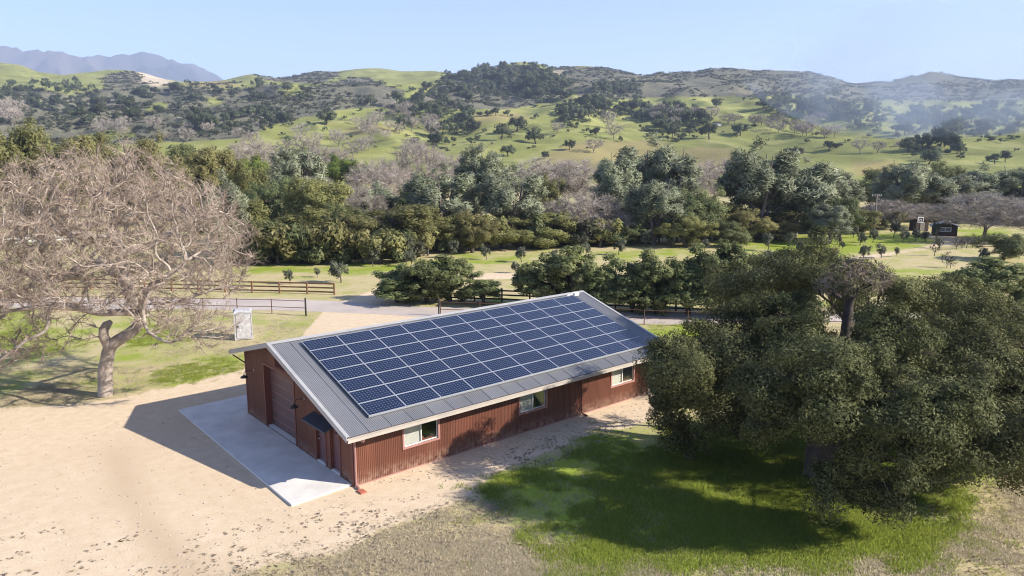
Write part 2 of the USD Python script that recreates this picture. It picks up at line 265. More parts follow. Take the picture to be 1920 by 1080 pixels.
def hit(px, py):
    """where the line of sight through a point of the photograph meets the land"""
    d = ray(px, py); h = math.hypot(d[0], d[1]); q = EYE + d[None] * (LD / h)[:, None]
    b = q[:, 2] < height(q[:, 0], q[:, 1])
    i = int(np.argmax(b)) if b.any() else len(LD) - 60
    return V(q[i, 0], q[i, 1], height(q[i, 0], q[i, 1]))

# ---------------------------------------------------------------- ground
def poly_mask(px, py, polys):
    m = np.zeros(px.shape, bool)
    for q in polys: m |= contains_xy(Polygon(q), px, py)
    return m
az = np.concatenate([np.arange(-180, -48, 4.0), np.arange(-48, 48, 0.2), np.arange(48, 180, 4.0)])
rings = np.concatenate([[0.5, 3, 6], np.exp(np.linspace(math.log(9), math.log(330), 260)), np.exp(np.linspace(math.log(334), math.log(2300), 260)), [2600, 3200, 5000, 14000]])
A, R = np.meshgrid(np.radians(az), rings)
GX = EYE[0] + R * (np.cos(A) * FH[0] + np.sin(A) * RT[0]); GY = EYE[1] + R * (np.cos(A) * FH[1] + np.sin(A) * RT[1])
GZ = height(GX, GY)
GZ = np.where(R > 3100, np.where(R > 4000, -2.0, 20.0), GZ)
GP = np.stack([GX, GY, GZ], -1); PX, PY = to_px(GP)
PX = np.where(np.isnan(PX), np.where(A > 0, 4000, -4000), PX); PY = np.where(np.isnan(PY), 3000, PY)
onfar = R > 300
DIRT = [[(-900, 768), (0, 764), (110, 760), (230, 745), (340, 722), (458, 692), (500, 670), (566, 632), (580, 612), (594, 598), (606, 583), (640, 566), (690, 547), (735, 528), (770, 524), (740, 545), (736, 566), (850, 590), (800, 620), (640, 660), (700, 700), (1000, 700), (1215, 700), (1235, 735), (1240, 770), (1190, 800), (1110, 812), (1050, 838), (985, 862), (935, 885), (905, 905), (890, 930), (800, 965), (700, 1000), (640, 1040), (500, 1060), (430, 1090), (380, 1200), (-900, 1300)],
        [(880, 514), (1010, 510), (1010, 522), (880, 524)], [(1565, 487), (1630, 478), (1700, 469), (1752, 458), (1760, 448), (1700, 442), (1770, 438), (1800, 444), (1800, 448), (1860, 452), (1850, 458), (1790, 458), (1720, 470), (1640, 484), (1570, 492)]]
GREEN = [[(905, 915), (960, 885), (1000, 868), (1075, 845), (1130, 820), (1220, 800), (1500, 800), (1750, 850), (1830, 940), (1790, 1000), (1760, 1050), (1690, 1075), (1600, 1050), (1540, 1090), (1480, 1060), (1400, 1066), (1330, 1058), (1260, 1072), (1180, 1060), (1130, 1120), (1030, 1130), (1030, 1060), (985, 1050), (960, 1020), (965, 985), (915, 950)],
         [(1165, 604), (1320, 606), (1330, 720), (1200, 720)], [(1290, 452), (1440, 443), (1680, 436), (1756, 443), (1760, 455), (1690, 466), (1560, 483), (1470, 474), (1400, 468)],
         [(440, 497), (600, 497), (770, 495), (770, 512), (620, 508), (440, 512)], [(770, 492), (900, 478), (1120, 478), (1200, 470), (1300, 466), (1300, 478), (1000, 488), (800, 500)],
         [(-400, 590), (0, 592), (90, 600), (90, 625), (200, 640), (60, 668), (-400, 690)], [(230, 612), (330, 608), (360, 640), (240, 652)], [(300, 690), (440, 668), (470, 690), (330, 720), (280, 716)], [(1760, 850), (1840, 850), (1860, 930), (1790, 940)],
         [(1870, 590), (2200, 590), (2200, 660), (1880, 660)], [(1610, 500), (1680, 505), (1800, 512), (1880, 505), (1800, 522), (1660, 520)], [(1780, 428), (1900, 430), (1900, 446), (1800, 442)]]
GREY_SCRUB = [[(1040, 122), (1210, 132), (1300, 120), (1520, 120), (1610, 150), (1745, 120), (1950, 140), (2300, 150), (2300, 195), (1950, 190), (1700, 190), (1500, 182), (1330, 182), (1250, 180), (1100, 188), (1060, 170)],
         [(850, 130), (960, 122), (1010, 128), (1030, 150), (1060, 185), (960, 205), (860, 205), (760, 190), (820, 165)], [(590, 165), (650, 148), (690, 145), (720, 160), (760, 168), (740, 200), (640, 205), (560, 222), (500, 238), (470, 258), (300, 268), (160, 272), (-300, 280), (-300, 165), (60, 165), (130, 178), (200, 165), (260, 170), (330, 160), (380, 160), (470, 152), (520, 160)], [(470, 138), (600, 130), (640, 138), (600, 158), (500, 150)],
         [(200, 140), (255, 132), (262, 150), (300, 165), (220, 172), (195, 160)]]
BARE = [[(256, 136), (263, 133), (300, 145), (330, 154), (315, 160), (288, 164), (262, 152)], [(1040, 132), (1058, 128), (1040, 150), (1020, 150)]]
KNOLL = [[(1010, 300), (1060, 270), (1120, 262), (1160, 266), (1240, 262), (1240, 310), (1120, 320), (1000, 320)], [(1270, 285), (1310, 274), (1380, 280), (1450, 310), (1280, 320)], [(850, 215), (960, 210), (1000, 222), (900, 232)], [(640, 240), (720, 235), (760, 246), (660, 256)], [(1600, 305), (1680, 300), (1700, 330), (1600, 330)], [(360, 140), (460, 160), (420, 165), (350, 160)]]
dirt = poly_mask(PX, PY, DIRT) & ~onfar; green = poly_mask(PX, PY, GREEN) & ~onfar
scrub = poly_mask(PX, PY, GREY_SCRUB) & onfar; scrub &= ~poly_mask(PX, PY, [[(380, 190), (415, 180), (425, 192), (385, 205)], [(270, 200), (310, 188), (318, 204), (280, 212)], [(515, 170), (560, 160), (575, 176), (530, 182)], [(150, 255), (240, 235), (260, 258), (170, 268)], [(400, 165), (480, 150), (500, 163), (410, 172)]]); bare = poly_mask(PX, PY, BARE) & onfar; knoll = poly_mask(PX, PY, KNOLL) & onfar
lawn = contains_xy(Polygon([(-900, 560), (330, 575), (590, 592), (566, 632), (458, 692), (230, 745), (0, 764), (-900, 768)]), PX, PY) & ~onfar
mask = np.zeros(A.shape + (3,)); mask2 = np.zeros(A.shape + (3,))
sg = lambda m: gaussian_filter(m.astype(float), (1.0, 1.4))
mask[..., 0] = sg(dirt); mask[..., 1] = np.where(onfar, 0.72, gaussian_filter(np.where(green, np.where(lawn, 0.66, np.where(R > 55, 0.80, 0.78)), np.where(lawn, 0.40, 0.28)), (2.2, 4.0))); mask[..., 2] = sg(scrub)
mask2[..., 0] = sg(bare); mask2[..., 1] = sg(knoll); mask2[..., 2] = np.clip((R - 250) / 120, 0, 1)
nr, na = A.shape
def near_line(pts, w):
    from shapely.geometry import LineString
    return contains_xy(LineString(pts).buffer(w), PX, PY)
stain = np.where(near_line([(212, 850), (228, 890), (250, 940), (280, 990), (330, 1050), (380, 1120)], 17), 1.0, 0) + np.where(contains_xy(Polygon([(240, 900), (270, 960), (340, 1010), (420, 1050), (560, 1080), (440, 1120), (300, 1090), (255, 990)]), PX, PY), 0.45, 0)
stain = np.where(contains_xy(Polygon([(500, 1075), (640, 1035), (800, 965), (890, 925), (950, 900), (960, 960), (1040, 1050), (1040, 1130), (520, 1130)]), PX, PY), 0.38, stain)

for tr_pts in ([(-60, 905), (120, 850), (300, 800), (400, 770), (470, 715), (560, 650), (600, 600)], [(-60, 960), (110, 920), (240, 900), (360, 880), (480, 960), (600, 1010)], [(100, 1090), (170, 960), (260, 850), (400, 760), (520, 680)]):
    stain = np.maximum(stain, 0.5 * near_line(tr_pts, 4)); stain = np.maximum(stain, 0.5 * near_line([(x, y + 15 + (y - 600) * .05) for x, y in tr_pts], 3.5))
mask3 = np.zeros(A.shape + (3,)); mask3[..., 0] = gaussian_filter(np.clip(stain, 0, 1) * (~onfar), (1.6, 4.0))
i, j = np.meshgrid(np.arange(nr - 1), np.arange(na), indexing='ij'); k = (j + 1) % na
quads = np.stack([i * na + j, i * na + k, (i + 1) * na + k, (i + 1) * na + j], -1).reshape(-1, 4)[:, ::-1]
gv = GP.reshape(-1, 3)
ground_m = usdkit.material(stage, '/World/Looks/earth_and_grass', {
    'm3': ('attribute', {'attribute': 'mask_c'}), 's3': ('separate_color', {}), 'st': ('math', {'math_type': 'multiply'}), 'st2': ('map_range', {'from_min': 0.30, 'from_max': 0.62, 'to_max': 0.8, 'clamp': True}), 'c5': ('mix', {'color2': (0.30, 0.21, 0.125)}),
    'm': ('attribute', {'attribute': 'mask'}), 'm2': ('attribute', {'attribute': 'mask_b'}), 's': ('separate_color', {}), 's2': ('separate_color', {}), 'g': ('geometry', {}),
    'n1': ('noise_texture', {'scale': 0.28, 'detail': 6.0, 'roughness': 0.6}), 'n2': ('noise_texture', {'scale': 2.2, 'detail': 8.0, 'roughness': 0.65}),
    'n3': ('noise_texture', {'scale': 14.0, 'detail': 6.0, 'roughness': 0.7}), 'n4': ('noise_texture', {'scale': 0.035, 'detail': 6.0, 'roughness': 0.62}),
    'n5': ('noise_texture', {'scale': 0.22, 'detail': 8.0, 'roughness': 0.7}),
    'mpt': ('mapping', {'scale': (0.12, 0.5, 1), 'rotation': (0, 0, 0.9)}), 'ntr': ('noise_texture', {'scale': 1.0, 'detail': 5.0}),
    # how far each spot is dirt, green, scrub
    'da': ('math', {'math_type': 'multiply_add', 'value2': 0.7, 'value3': -0.35}), 'db': ('math', {'math_type': 'add'}), 'dm': ('map_range', {'from_min': 0.40, 'from_max': 0.62, 'clamp': True}),
    'ga': ('math', {'math_type': 'multiply_add', 'value2': 1.9, 'value3': -0.95}), 'gb': ('math', {'math_type': 'add'}), 'gc': ('math', {'math_type': 'multiply_add', 'value2': 0.9, 'value3': -0.45}), 'gd': ('math', {'math_type': 'add'}), 'gm': ('map_range', {'from_min': 0.25, 'from_max': 0.75, 'clamp': True}),
    'sa': ('math', {'math_type': 'multiply_add', 'value2': 1.1, 'value3': -0.55}), 'sb': ('math', {'math_type': 'add'}), 'sm': ('map_range', {'from_min': 0.40, 'from_max': 0.60, 'clamp': True}),
    'mixn': ('math', {'math_type': 'multiply_add', 'value2': 0.55}), 'mixm': ('math', {'math_type': 'multiply', 'value2': 0.45}),
    'rdry': ('rgb_ramp', {'ramp': [(0.30, (0.29, 0.23, 0.13)), (0.5, (0.42, 0.35, 0.19)), (0.7, (0.52, 0.445, 0.26))]}),
    'rgrn': ('rgb_ramp', {'ramp': [(0.28, (0.13, 0.18, 0.018)), (0.5, (0.22, 0.27, 0.035)), (0.72, (0.31, 0.335, 0.08))]}),
    'rdirt': ('rgb_ramp', {'ramp': [(0.27, (0.38, 0.275, 0.175)), (0.42, (0.52, 0.405, 0.275)), (0.6, (0.60, 0.48, 0.34)), (0.75, (0.66, 0.55, 0.41))]}),
    'rscr': ('rgb_ramp', {'ramp': [(0.35, (0.085, 0.085, 0.058)), (0.55, (0.135, 0.128, 0.088)), (0.7, (0.21, 0.19, 0.125))]}),
    'rhil': ('rgb_ramp', {'ramp': [(0.30, (0.15, 0.155, 0.048)), (0.5, (0.20, 0.21, 0.062)), (0.7, (0.28, 0.27, 0.105))]}),
    'c0': ('mix', {}), 'cf': ('mix', {}), 'c1': ('mix', {}), 'c2': ('mix', {}), 'c3': ('mix', {'color2': (0.24, 0.20, 0.085)}), 'c4': ('mix', {'color2': (0.46, 0.38, 0.285)}),
    'kn': ('math', {'math_type': 'multiply', 'value2': 0.9}),
    'bh': ('math', {'math_type': 'multiply_add', 'value2': 0.6}), 'bp': ('bump', {'strength': 0.35, 'distance': 0.06}),
    'p': ('principled_bsdf', {'roughness': 0.95, 'specular_ior_level': 0.1})},
    [('m.color', 's.color'), ('m2.color', 's2.color')] + [('g.position', f'{x}.vector') for x in ('n1', 'n2', 'n3', 'n4', 'n5', 'mpt')] + [('mpt.vector', 'ntr.vector'),
     ('n2.fac', 'da.value1'), ('da.value', 'db.value1'), ('s.r', 'db.value2'), ('db.value', 'dm.value'),
     ('n1.fac', 'ga.value1'), ('ga.value', 'gb.value1'), ('s.g', 'gb.value2'), ('n2.fac', 'gc.value1'), ('gc.value', 'gd.value1'), ('gb.value', 'gd.value2'), ('gd.value', 'gm.value'),
     ('n4.fac', 'sa.value1'), ('sa.value', 'sb.value1'), ('s.b', 'sb.value2'), ('sb.value', 'sm.value'),
     ('n2.fac', 'mixn.value1'), ('n3.fac', 'mixm.value1'), ('mixm.value', 'mixn.value3'),
     ('mixn.value', 'rdry.fac'), ('mixn.value', 'rgrn.fac'), ('mixn.value', 'rdirt.fac'), ('n5.fac', 'rscr.fac'), ('n4.fac', 'rhil.fac'),
     ('gm.result', 'c0.fac'), ('rdry.color', 'c0.color1'), ('rgrn.color', 'c0.color2'),
     ('s2.b', 'cf.fac'), ('c0.color', 'cf.color1'), ('rhil.color', 'cf.color2'),
     ('sm.result', 'c1.fac'), ('cf.color', 'c1.color1'), ('rscr.color', 'c1.color2'),
     ('s2.g', 'kn.value1'), ('kn.value', 'c3.fac'), ('c1.color', 'c3.color1'), ('s2.r', 'c4.fac'), ('c3.color', 'c4.color1'),
     ('dm.result', 'c2.fac'), ('c4.color', 'c2.color1'), ('rdirt.color', 'c2.color2'), ('m3.color', 's3.color'), ('s3.r', 'st.value1'), ('mixn.value', 'st2.value'), ('st2.result', 'st.value2'), ('st.value', 'c5.fac'), ('c2.color', 'c5.color1'), ('c5.color', 'p.base_color'),
     ('n2.fac', 'bh.value1'), ('n3.fac', 'bh.value3'), ('bh.value', 'bp.height'), ('bp.normal', 'p.normal')], surface='p.BSDF')
gm = usdkit.mesh(stage, '/World/ground', (gv, quads), ground_m, smooth=True)
for nm, arr in (('mask', mask), ('mask_b', mask2), ('mask_c', mask3)):
    UsdGeom.PrimvarsAPI(gm).CreatePrimvar(nm, Sdf.ValueTypeNames.Color3fArray, 'vertex').Set(Vt.Vec3fArray.FromNumpy(np.clip(arr, 0, 1).reshape(-1, 3).astype(np.float32)))
tag(gm.GetPrim(), 'dirt yard, dry and green grass and rolling hills', kind='structure')

def strip(name, top, bot, z, mat, label, n=160):
    t, b = np.array(top, float), np.array(bot, float); px = np.linspace(t[0, 0], t[-1, 0], n)
    px2 = np.linspace(b[0, 0], b[-1, 0], n)
    u = np.array([at(x, np.interp(x, t[:, 0], t[:, 1]), z) for x in px]); w = np.array([at(x, np.interp(x, b[:, 0], b[:, 1]), z) for x in px2])
    rg = np.random.default_rng(5); e = gaussian_filter(rg.normal(0, 1, (n, 2)), (1.5, 0)) * 0.28
    dv = (w - u) / np.linalg.norm(w - u, axis=1, keepdims=True)
    u = u + dv * e[:, :1]; w = w + dv * e[:, 1:]
    v = np.vstack([u, w]); i = np.arange(n - 1)
    f = np.stack([i + n, i + n + 1, i + 1, i], 1)
    o = obj(name, (v, f), mat); tag(o, label, kind='structure'); return o
strip('road', [(-250, 553), (0, 556), (300, 559), (560, 561), (640, 565), (760, 573), (900, 577), (1050, 582), (1250, 587), (1500, 587), (1900, 584), (2250, 578)],
      [(-250, 574), (0, 577), (300, 580), (560, 583), (640, 586), (760, 592), (900, 597), (1050, 603), (1250, 607), (1500, 606), (1900, 600), (2250, 594)], 0.006, M['road_asphalt'], 'grey paved lane crossing behind the barn')

# mountains
pxs = np.linspace(-500, 520, 260)
sk = np.array([(-500, 120), (-200, 104), (0, 99), (35, 100.5), (85, 108), (120, 106.5), (150, 114), (200, 111.5), (240, 108), (268, 105), (300, 112), (345, 128), (362, 128), (390, 145), (408, 152), (440, 168), (520, 200)], float)
rowsm = [(6500, 0.0), (7200, 0.45), (7800, 0.72), (8400, 0.9), (9000, 1.0), (9800, 0.7), (11000, 0.1)]
rowd = np.linspace(6500, 11000, 40); vv = []
for dd in rowd:
    fr = np.interp(dd, [r[0] for r in rowsm], [r[1] for r in rowsm])
    py = np.interp(pxs, sk[:, 0], sk[:, 1]); d = FW[None] * F + RT[None] * (pxs - 960)[:, None] - UP[None] * (py - 540)[:, None]
    h = np.hypot(d[:, 0], d[:, 1]); top = EYE[2] + 9000 * d[:, 2] / h
    q = EYE + d * (dd / h)[:, None]; nz = fbm(np.stack([q[:, 0] / 900, q[:, 1] / 900, 0 * q[:, 0]], 1), 4, 5); nr2 = 1 - np.abs(2 * fbm(np.stack([q[:, 0] / 700, q[:, 1] / 700, 0 * q[:, 0]], 1), 8, 4) - 1) * 2
    a = 1 - max(0, 1 - abs(dd - 9000) / 900) * 0.85
    q[:, 2] = top * fr + a * ((nz - 0.5) * 260 + (nr2 - 0.6) * 260) * min(1, fr + 0.2); vv.append(q)
vv = np.array(vv); nn, mm = vv.shape[:2]; i, j = np.meshgrid(np.arange(nn - 1), np.arange(mm - 1), indexing='ij')
M['mountain'] = surf('mountain', (0.022, 0.027, 0.026), (0.12, 0.098, 0.082), 0.0011, 0.95, space='world', detail=9.0)
mo = obj('mountains', (vv.reshape(-1, 3), np.stack([i * mm + j, (i + 1) * mm + j, (i + 1) * mm + j + 1, i * mm + j + 1], -1).reshape(-1, 4)[:, ::-1]), M['mountain'], smooth=True)
tag(mo, 'far blue mountain ridge at the left of the skyline', kind='structure')

# ---------------------------------------------------------------- the barn
barn = thing('barn', 'long rust red corrugated metal barn with grey roof carrying solar panels', 'barn')
BW, BL = 9.94, 16.27
RY, RZ, RX0, RX1 = 5.84, 4.234, -0.578, 17.56
TR, TL = math.tan(0.30148), math.tan(0.26114)
def roof_z(y): return RZ - (RY - y) * TR if y < RY else RZ - (y - RY) * TL
EY_R, EY_L = -0.72, 10.17
PITCHW = 0.0762
def corr_wall(mb, s0, s1, top, place, holes, bottom=0.0, amp=0.0095):
    """corrugated sheet from s0 to s1 along the wall; top(s); holes (s0, s1, z0, z1); place(s, depth, z) -> point"""
    cuts = sorted({s0, s1, *[min(max(h[i], s0), s1) for h in holes for i in (0, 1)], *np.arange(math.ceil(s0 / PITCHW * 5) , s1 / PITCHW * 5) * PITCHW / 5})
    cuts = [c for i, c in enumerate(cuts) if i == 0 or c - cuts[i - 1] > 1e-4]
    for a, b in zip(cuts[:-1], cuts[1:]):
        m = (a + b) / 2; iv = [(bottom, None)]
        hs = sorted([h for h in holes if h[0] < m < h[1]], key=lambda h: h[2]); z = bottom; segs = []
        for h in hs:
            if h[2] > z + 1e-3: segs.append((z, h[2], False))
            z = h[3]
        segs.append((z, None, True))
        da, db = amp * math.sin(2 * math.pi * a / PITCHW), amp * math.sin(2 * math.pi * b / PITCHW)
        for z0, z1, last in segs:
            za, zb = (top(a), top(b)) if last else (z1, z1)
            if za <= z0 + 1e-3 and zb <= z0 + 1e-3: continue
            mb.add([place(a, da, z0), place(b, db, z0), place(b, db, max(zb, z0)), place(a, da, max(za, z0))], [[0, 1, 2, 3]])
under = lambda y: roof_z(y) - 0.06
DOOR = (4.80, 7.75, 0.0, 2.84); D1 = (2.13, 2.88, 0.0, 1.98); D2 = (0.98, 1.70, 0.0, 1.98); VENT = (5.20, 6.50, 3.02, 3.42)
WINS = [(2.13, 3.65), (7.86, 9.34), (13.61, 15.16)]; WZ = (0.93, 1.67)
def flat_wall_sheets(n, length, top, place, holes):
    for q in range(n):
        mb = MB(); corr_wall(mb, length * q / n, length * (q + 1) / n, top, place, holes)
        if mb.n:
            t = trimesh.Trimesh(*mb.mesh(), process=False); t.merge_vertices()
            for piece in t.split(only_watertight=False): obj('wall_sheet', piece, M['rust_wall'], barn)
flat_wall_sheets(11, BW, under, lambda s, d, z: (-d, s, z), [DOOR, D1, D2, VENT])
holesR = [(a, b, *WZ) for a, b in WINS]
flat_wall_sheets(18, BL, lambda s: under(0), lambda s, d, z: (s, -d, z), holesR)
flat_wall_sheets(18, BL, lambda s: under(BW), lambda s, d, z: (s, BW + d, z), [])
flat_wall_sheets(11, BW, under, lambda s, d, z: (BL + d, s, z), [])
def post(name, a, b, mat, parent=None): return obj(name, MB().box(a, b).mesh(), mat, parent or barn)
for x, y in ((0, 0), (0, BW), (BL, 0), (BL, BW)):            # corner trims
    mb = MB(); sx, sy = (-1 if x == 0 else 1), (-1 if y == 0 else 1)
    mb.box((x + sx * 0.022, y + sy * 0.022, 0), (x + sx * 0.012, y - sy * 0.09, under(y) - 0.12)); mb.box((x + sx * 0.012, y + sy * 0.022, 0), (x - sx * 0.09, y + sy * 0.012, under(y) - 0.12))
    obj('corner_trim', mb.mesh(), M['rust_trim'], barn)
post('floor', (0.05, 0.05, 0.0), (BL - 0.05, BW - 0.05, 0.02), M['concrete'])
post('base_strip', (0.0, -0.03, 0.0), (BL, -0.013, 0.05), M['window_trim'])
# roof: corrugated sheets
SH = 20; sw = (RX1 - RX0) / SH
def roof_sheet(x0, x1, y0, y1, step):
    n = 10 * 6; xs = np.linspace(x0, x1 + (0.012 if step else 0), n + 1); dz = 0.0105 * np.sin(2 * np.pi * (xs - RX0) / (sw / 12)); lift = 0.0 if not step else 0.0
    v = np.vstack([np.stack([xs, np.full(n + 1, y0), roof_z(y0) + dz], 1), np.stack([xs, np.full(n + 1, y1), roof_z(y1) + dz], 1)]); i = np.arange(n)
    return v, np.stack([i, i + 1, i + n + 2, i + n + 1], 1)
for q in range(SH):
    v, f = roof_sheet(RX0 + q * sw, RX0 + (q + 1) * sw, EY_R, RY, 0); obj('roof_sheet', (v, f), M['roof_metal'], barn, smooth=50)
for q in range(SH):
    v, f = roof_sheet(RX0 + q * sw, RX0 + (q + 1) * sw, RY, EY_L, 0); obj('roof_sheet', (v, f), M['roof_metal'], barn, smooth=50)
# lap screws line and seams as thin ribs
for q in range(1, SH):
    mb = MB(); x = RX0 + q * sw
    for y0, y1 in ((EY_R + 0.01, RY - 0.14), (RY + 0.14, EY_L - 0.01)):
        mb.slab((x - 0.011, y0, roof_z(y0) + 0.006), (0.022, 0, 0), (0, y1 - y0, roof_z(y1) - roof_z(y0)), (0, 0, 0.011))
    obj('roof_seam', mb.mesh(), M['roof_metal'], barn)
mb = MB()
for s in (-1, 1):
    y1 = RY + s * 0.17; mb.slab((RX0 - 0.03, RY, RZ + 0.028), (RX1 - RX0 + 0.06, 0, 0), (0, y1 - RY, roof_z(y1) - RZ), (0, 0, 0.012))
obj('ridge_cap', mb.mesh(), M['flashing'], barn)
for x, sx in ((RX0, -1), (RX1, 1)):                       # rake trims with their top flange
    for y0 in (EY_R, EY_L):
        mb = MB(); dzv = RZ - roof_z(y0); w = 0.14
        mb.slab((x, y0, roof_z(y0) - 0.17), (0, RY - y0, dzv), (sx * 0.025, 0, 0), (0, 0, 0.195))
        mb.slab((x + sx * 0.025, y0, roof_z(y0) + 0.0252), (0, RY - y0, dzv), (-sx * w, 0, 0), (0, 0, 0.010))
        obj('rake_trim', mb.mesh(), M['flashing'], barn)
for y0, y1 in ((EY_R + 0.02, RY), (RY, EY_L - 0.02)):      # boarding under the roof
    obj('soffit', MB().slab((RX0 + 0.002, y0, roof_z(y0) - 0.055), (RX1 - RX0 - 0.004, 0, 0), (0, y1 - y0, roof_z(y1) - roof_z(y0)), (0, 0, 0.035)).mesh(), M['soffit'], barn)
for ye, s in ((EY_R, -1), (EY_L, 1)):
    mb = MB(); z = roof_z(ye)
    mb.slab((RX0 - 0.02, ye, z - 0.16), (RX1 - RX0 + 0.04, 0, 0), (0, s * 0.012, 0), (0, 0, 0.135)); mb.slab((RX0 - 0.02, ye + s * 0.012, z - 0.16), (RX1 - RX0 + 0.04, 0, 0), (0, s * 0.10, 0), (0, 0, 0.012))
    mb.slab((RX0 - 0.02, ye + s * 0.112, z - 0.16), (RX1 - RX0 + 0.04, 0, 0), (0, s * 0.012, 0), (0, 0, 0.125)); mb.slab((RX0 - 0.02, ye + s * 0.105, z - 0.037), (RX1 - RX0 + 0.04, 0, 0), (0, s * 0.03, 0), (0, 0, 0.012))
    obj('gutter', mb.mesh(), M['gutter_metal'], barn)
# downspouts
zg = roof_z(EY_R) - 0.16
obj('downspout', MB().tube([(0.02, EY_R - 0.06, zg), (0.03, EY_R - 0.02, zg - 0.10), (0.05, -0.10, zg - 0.22), (0.05, -0.065, zg - 0.34), (0.05, -0.065, 0.14), (0.04, -0.12, 0.06), (0.0, -0.38, 0.045)], 0.045, 8).mesh(), M['window_trim'], barn)
obj('downspout', MB().tube([(11.55, EY_R - 0.06, zg), (11.55, EY_R - 0.02, zg - 0.10), (11.55, -0.10, zg - 0.22), (11.55, -0.065, zg - 0.34), (11.55, -0.065, 0.14), (11.57, -0.12, 0.06), (11.6, -0.38, 0.045)], 0.04, 8).mesh(), M['rust_trim'], barn)
fl = obj('floodlight', MB().box((12.02, -0.10, 1.86), (12.14, -0.012, 1.93)).box((12.03, -0.19, 1.80), (12.13, -0.10, 1.90)).mesh(), M['white_vinyl'], barn)
# windows
for q, (a, b) in enumerate(WINS):
    w = holder('window', parent=barn); z0, z1 = WZ; m = (a + b) / 2; t = 0.085
    mb = MB(); mb.box((a - t, -0.035, z0 - t), (b + t, -0.012, z0)).box((a - t, -0.035, z1), (b + t, -0.012, z1 + t)).box((a - t, -0.035, z0), (a, -0.012, z1)).box((b, -0.035, z0), (b + t, -0.012, z1))
    obj('casing', mb.mesh(), M['window_trim'], w)
    mb = MB(); s = 0.035
    for u0, u1, yy in ((a, m + 0.02, 0.01), (m - 0.02, b, 0.035)):
        mb.box((u0, yy - 0.012, z0), (u1, yy + 0.012, z0 + s)).box((u0, yy - 0.012, z1 - s), (u1, yy + 0.012, z1)).box((u0, yy - 0.012, z0 + s), (u0 + s, yy + 0.012, z1 - s)).box((u1 - s, yy - 0.012, z0 + s), (u1, yy + 0.012, z1 - s))
    obj('sash', mb.mesh(), M['white_vinyl'], w)
    obj('pane', MB().box((a + s, 0.008, z0 + s), (m + 0.02 - s, 0.012, z1 - s)).mesh(), M['pane'], w); obj('pane', MB().box((m - 0.02 + s, 0.033, z0 + s), (b - s, 0.037, z1 - s)).mesh(), M['pane'], w)
    mb = MB()
    if q == 2:
        for kk in range(9): mb.slab((a + 0.03, 0.06, z0 + 0.02 + kk * 0.078), (m - a - 0.03, 0, 0), (0, 0.02, 0.066), (0, 0.002, 0))
    else: mb.box((a + 0.03, 0.060, z0 + 0.02), (m - 0.005, 0.064, z1 - 0.02))
    obj('blind', mb.mesh(), M['blind'], w)
    if q != 1:
        mb = MB(); mb.tm(trimesh.creation.icosphere(2, 0.06).apply_translation((m + 0.13, 0.16, z0 + 0.12))); mb.box((m + 0.02, 0.08, z0 + 0.0), (b - 0.02, 0.22, z0 + 0.03))
        obj('sill_clutter', mb.mesh(), M['brick'], w)
# gable doors
def trim(y0, y1, z1, t=0.10, zlow=0.0):
    mb = MB(); mb.box((-0.030, y0 - t, zlow), (-0.012, y0, z1)).box((-0.030, y1, zlow), (-0.012, y1 + t, z1)).box((-0.030, y0 - t, z1), (-0.012, y1 + t, z1 + t)); return mb
RD = holder('roll_up_door', parent=barn); dx = 0.262
n = 7; hh = DOOR[3] / n
for q in range(n):
    mb = MB(); z0 = q * hh + 0.02; mb.box((dx, DOOR[0], z0 + 0.006), (dx + 0.04, DOOR[1], z0 + hh - 0.022)); mb.slab((dx + 0.01, DOOR[0], z0 + hh - 0.022), (0, DOOR[1] - DOOR[0], 0), (0.03, 0, 0), (0, 0, 0.028))
    for r in (0.33, 0.66): mb.box((dx - 0.006, DOOR[0] + 0.02, z0 + hh * r - 0.012), (dx, DOOR[1] - 0.02, z0 + hh * r + 0.012))
    obj('door_section', mb.mesh(), M['roll_door'], RD)
for q in range(1, n): obj('door_joint', MB().box((dx - 0.012, DOOR[0] + 0.01, q * hh + 0.004), (dx - 0.001, DOOR[1] - 0.01, q * hh + 0.030)).mesh(), M['window_trim'], RD)
obj('threshold', MB().box((0.03, DOOR[0], 0.085), (dx - 0.01, DOOR[1], 0.10)).mesh(), M['white_vinyl'], RD)
mb = MB(); 
for yy, s in ((DOOR[0], -1), (DOOR[1], 1)): mb.box((0.0, yy, 0), (dx + 0.06, yy + s * 0.03, DOOR[3]))
mb.box((0.0, DOOR[0] - 0.03, DOOR[3]), (dx + 0.06, DOOR[1] + 0.03, DOOR[3] + 0.03)); obj('jamb', mb.mesh(), M['rust_trim'], RD)
obj('door_trim', trim(DOOR[0], DOOR[1], DOOR[3]).mesh(), M['rust_trim'], RD)
for q, (y0, y1, _, z1) in enumerate((D1, D2)):
    d = holder('entry_door', parent=barn)
    obj('leaf', MB().box((0.10, y0 + 0.02, 0.10), (0.14, y1 - 0.02, z1 - 0.02)).mesh(), M['man_door'], d)
    obj('frame', trim(y0, y1, z1, 0.07).box((0, y0 - 0.02, 0), (0.16, y0 + 0.02, z1)).box((0, y1 - 0.02, 0), (0.16, y1 + 0.02, z1)).box((0, y0, z1 - 0.02), (0.16, y1, z1 + 0.02)).mesh(), M['rust_trim'], d)
    obj('threshold', MB().box((-0.03, y0 + 0.03, 0.083), (0.09, y1 - 0.03, 0.125)).mesh(), M['white_vinyl'], d)
    yh = y1 - 0.12 if q == 0 else y0 + 0.10
    mb = MB(); mb.tm(trimesh.creation.icosphere(2, 0.032).apply_translation((0.05, yh, 0.98))); mb.tube([(0.10, yh, 0.98), (0.05, yh, 0.98)], 0.014, 8)
    if q == 0: mb.tube([(0.10, yh, 1.13), (0.075, yh, 1.13)], 0.03, 10)
    obj('handle', mb.mesh(), M['steel'], d)
aw = holder('awning', parent=barn)
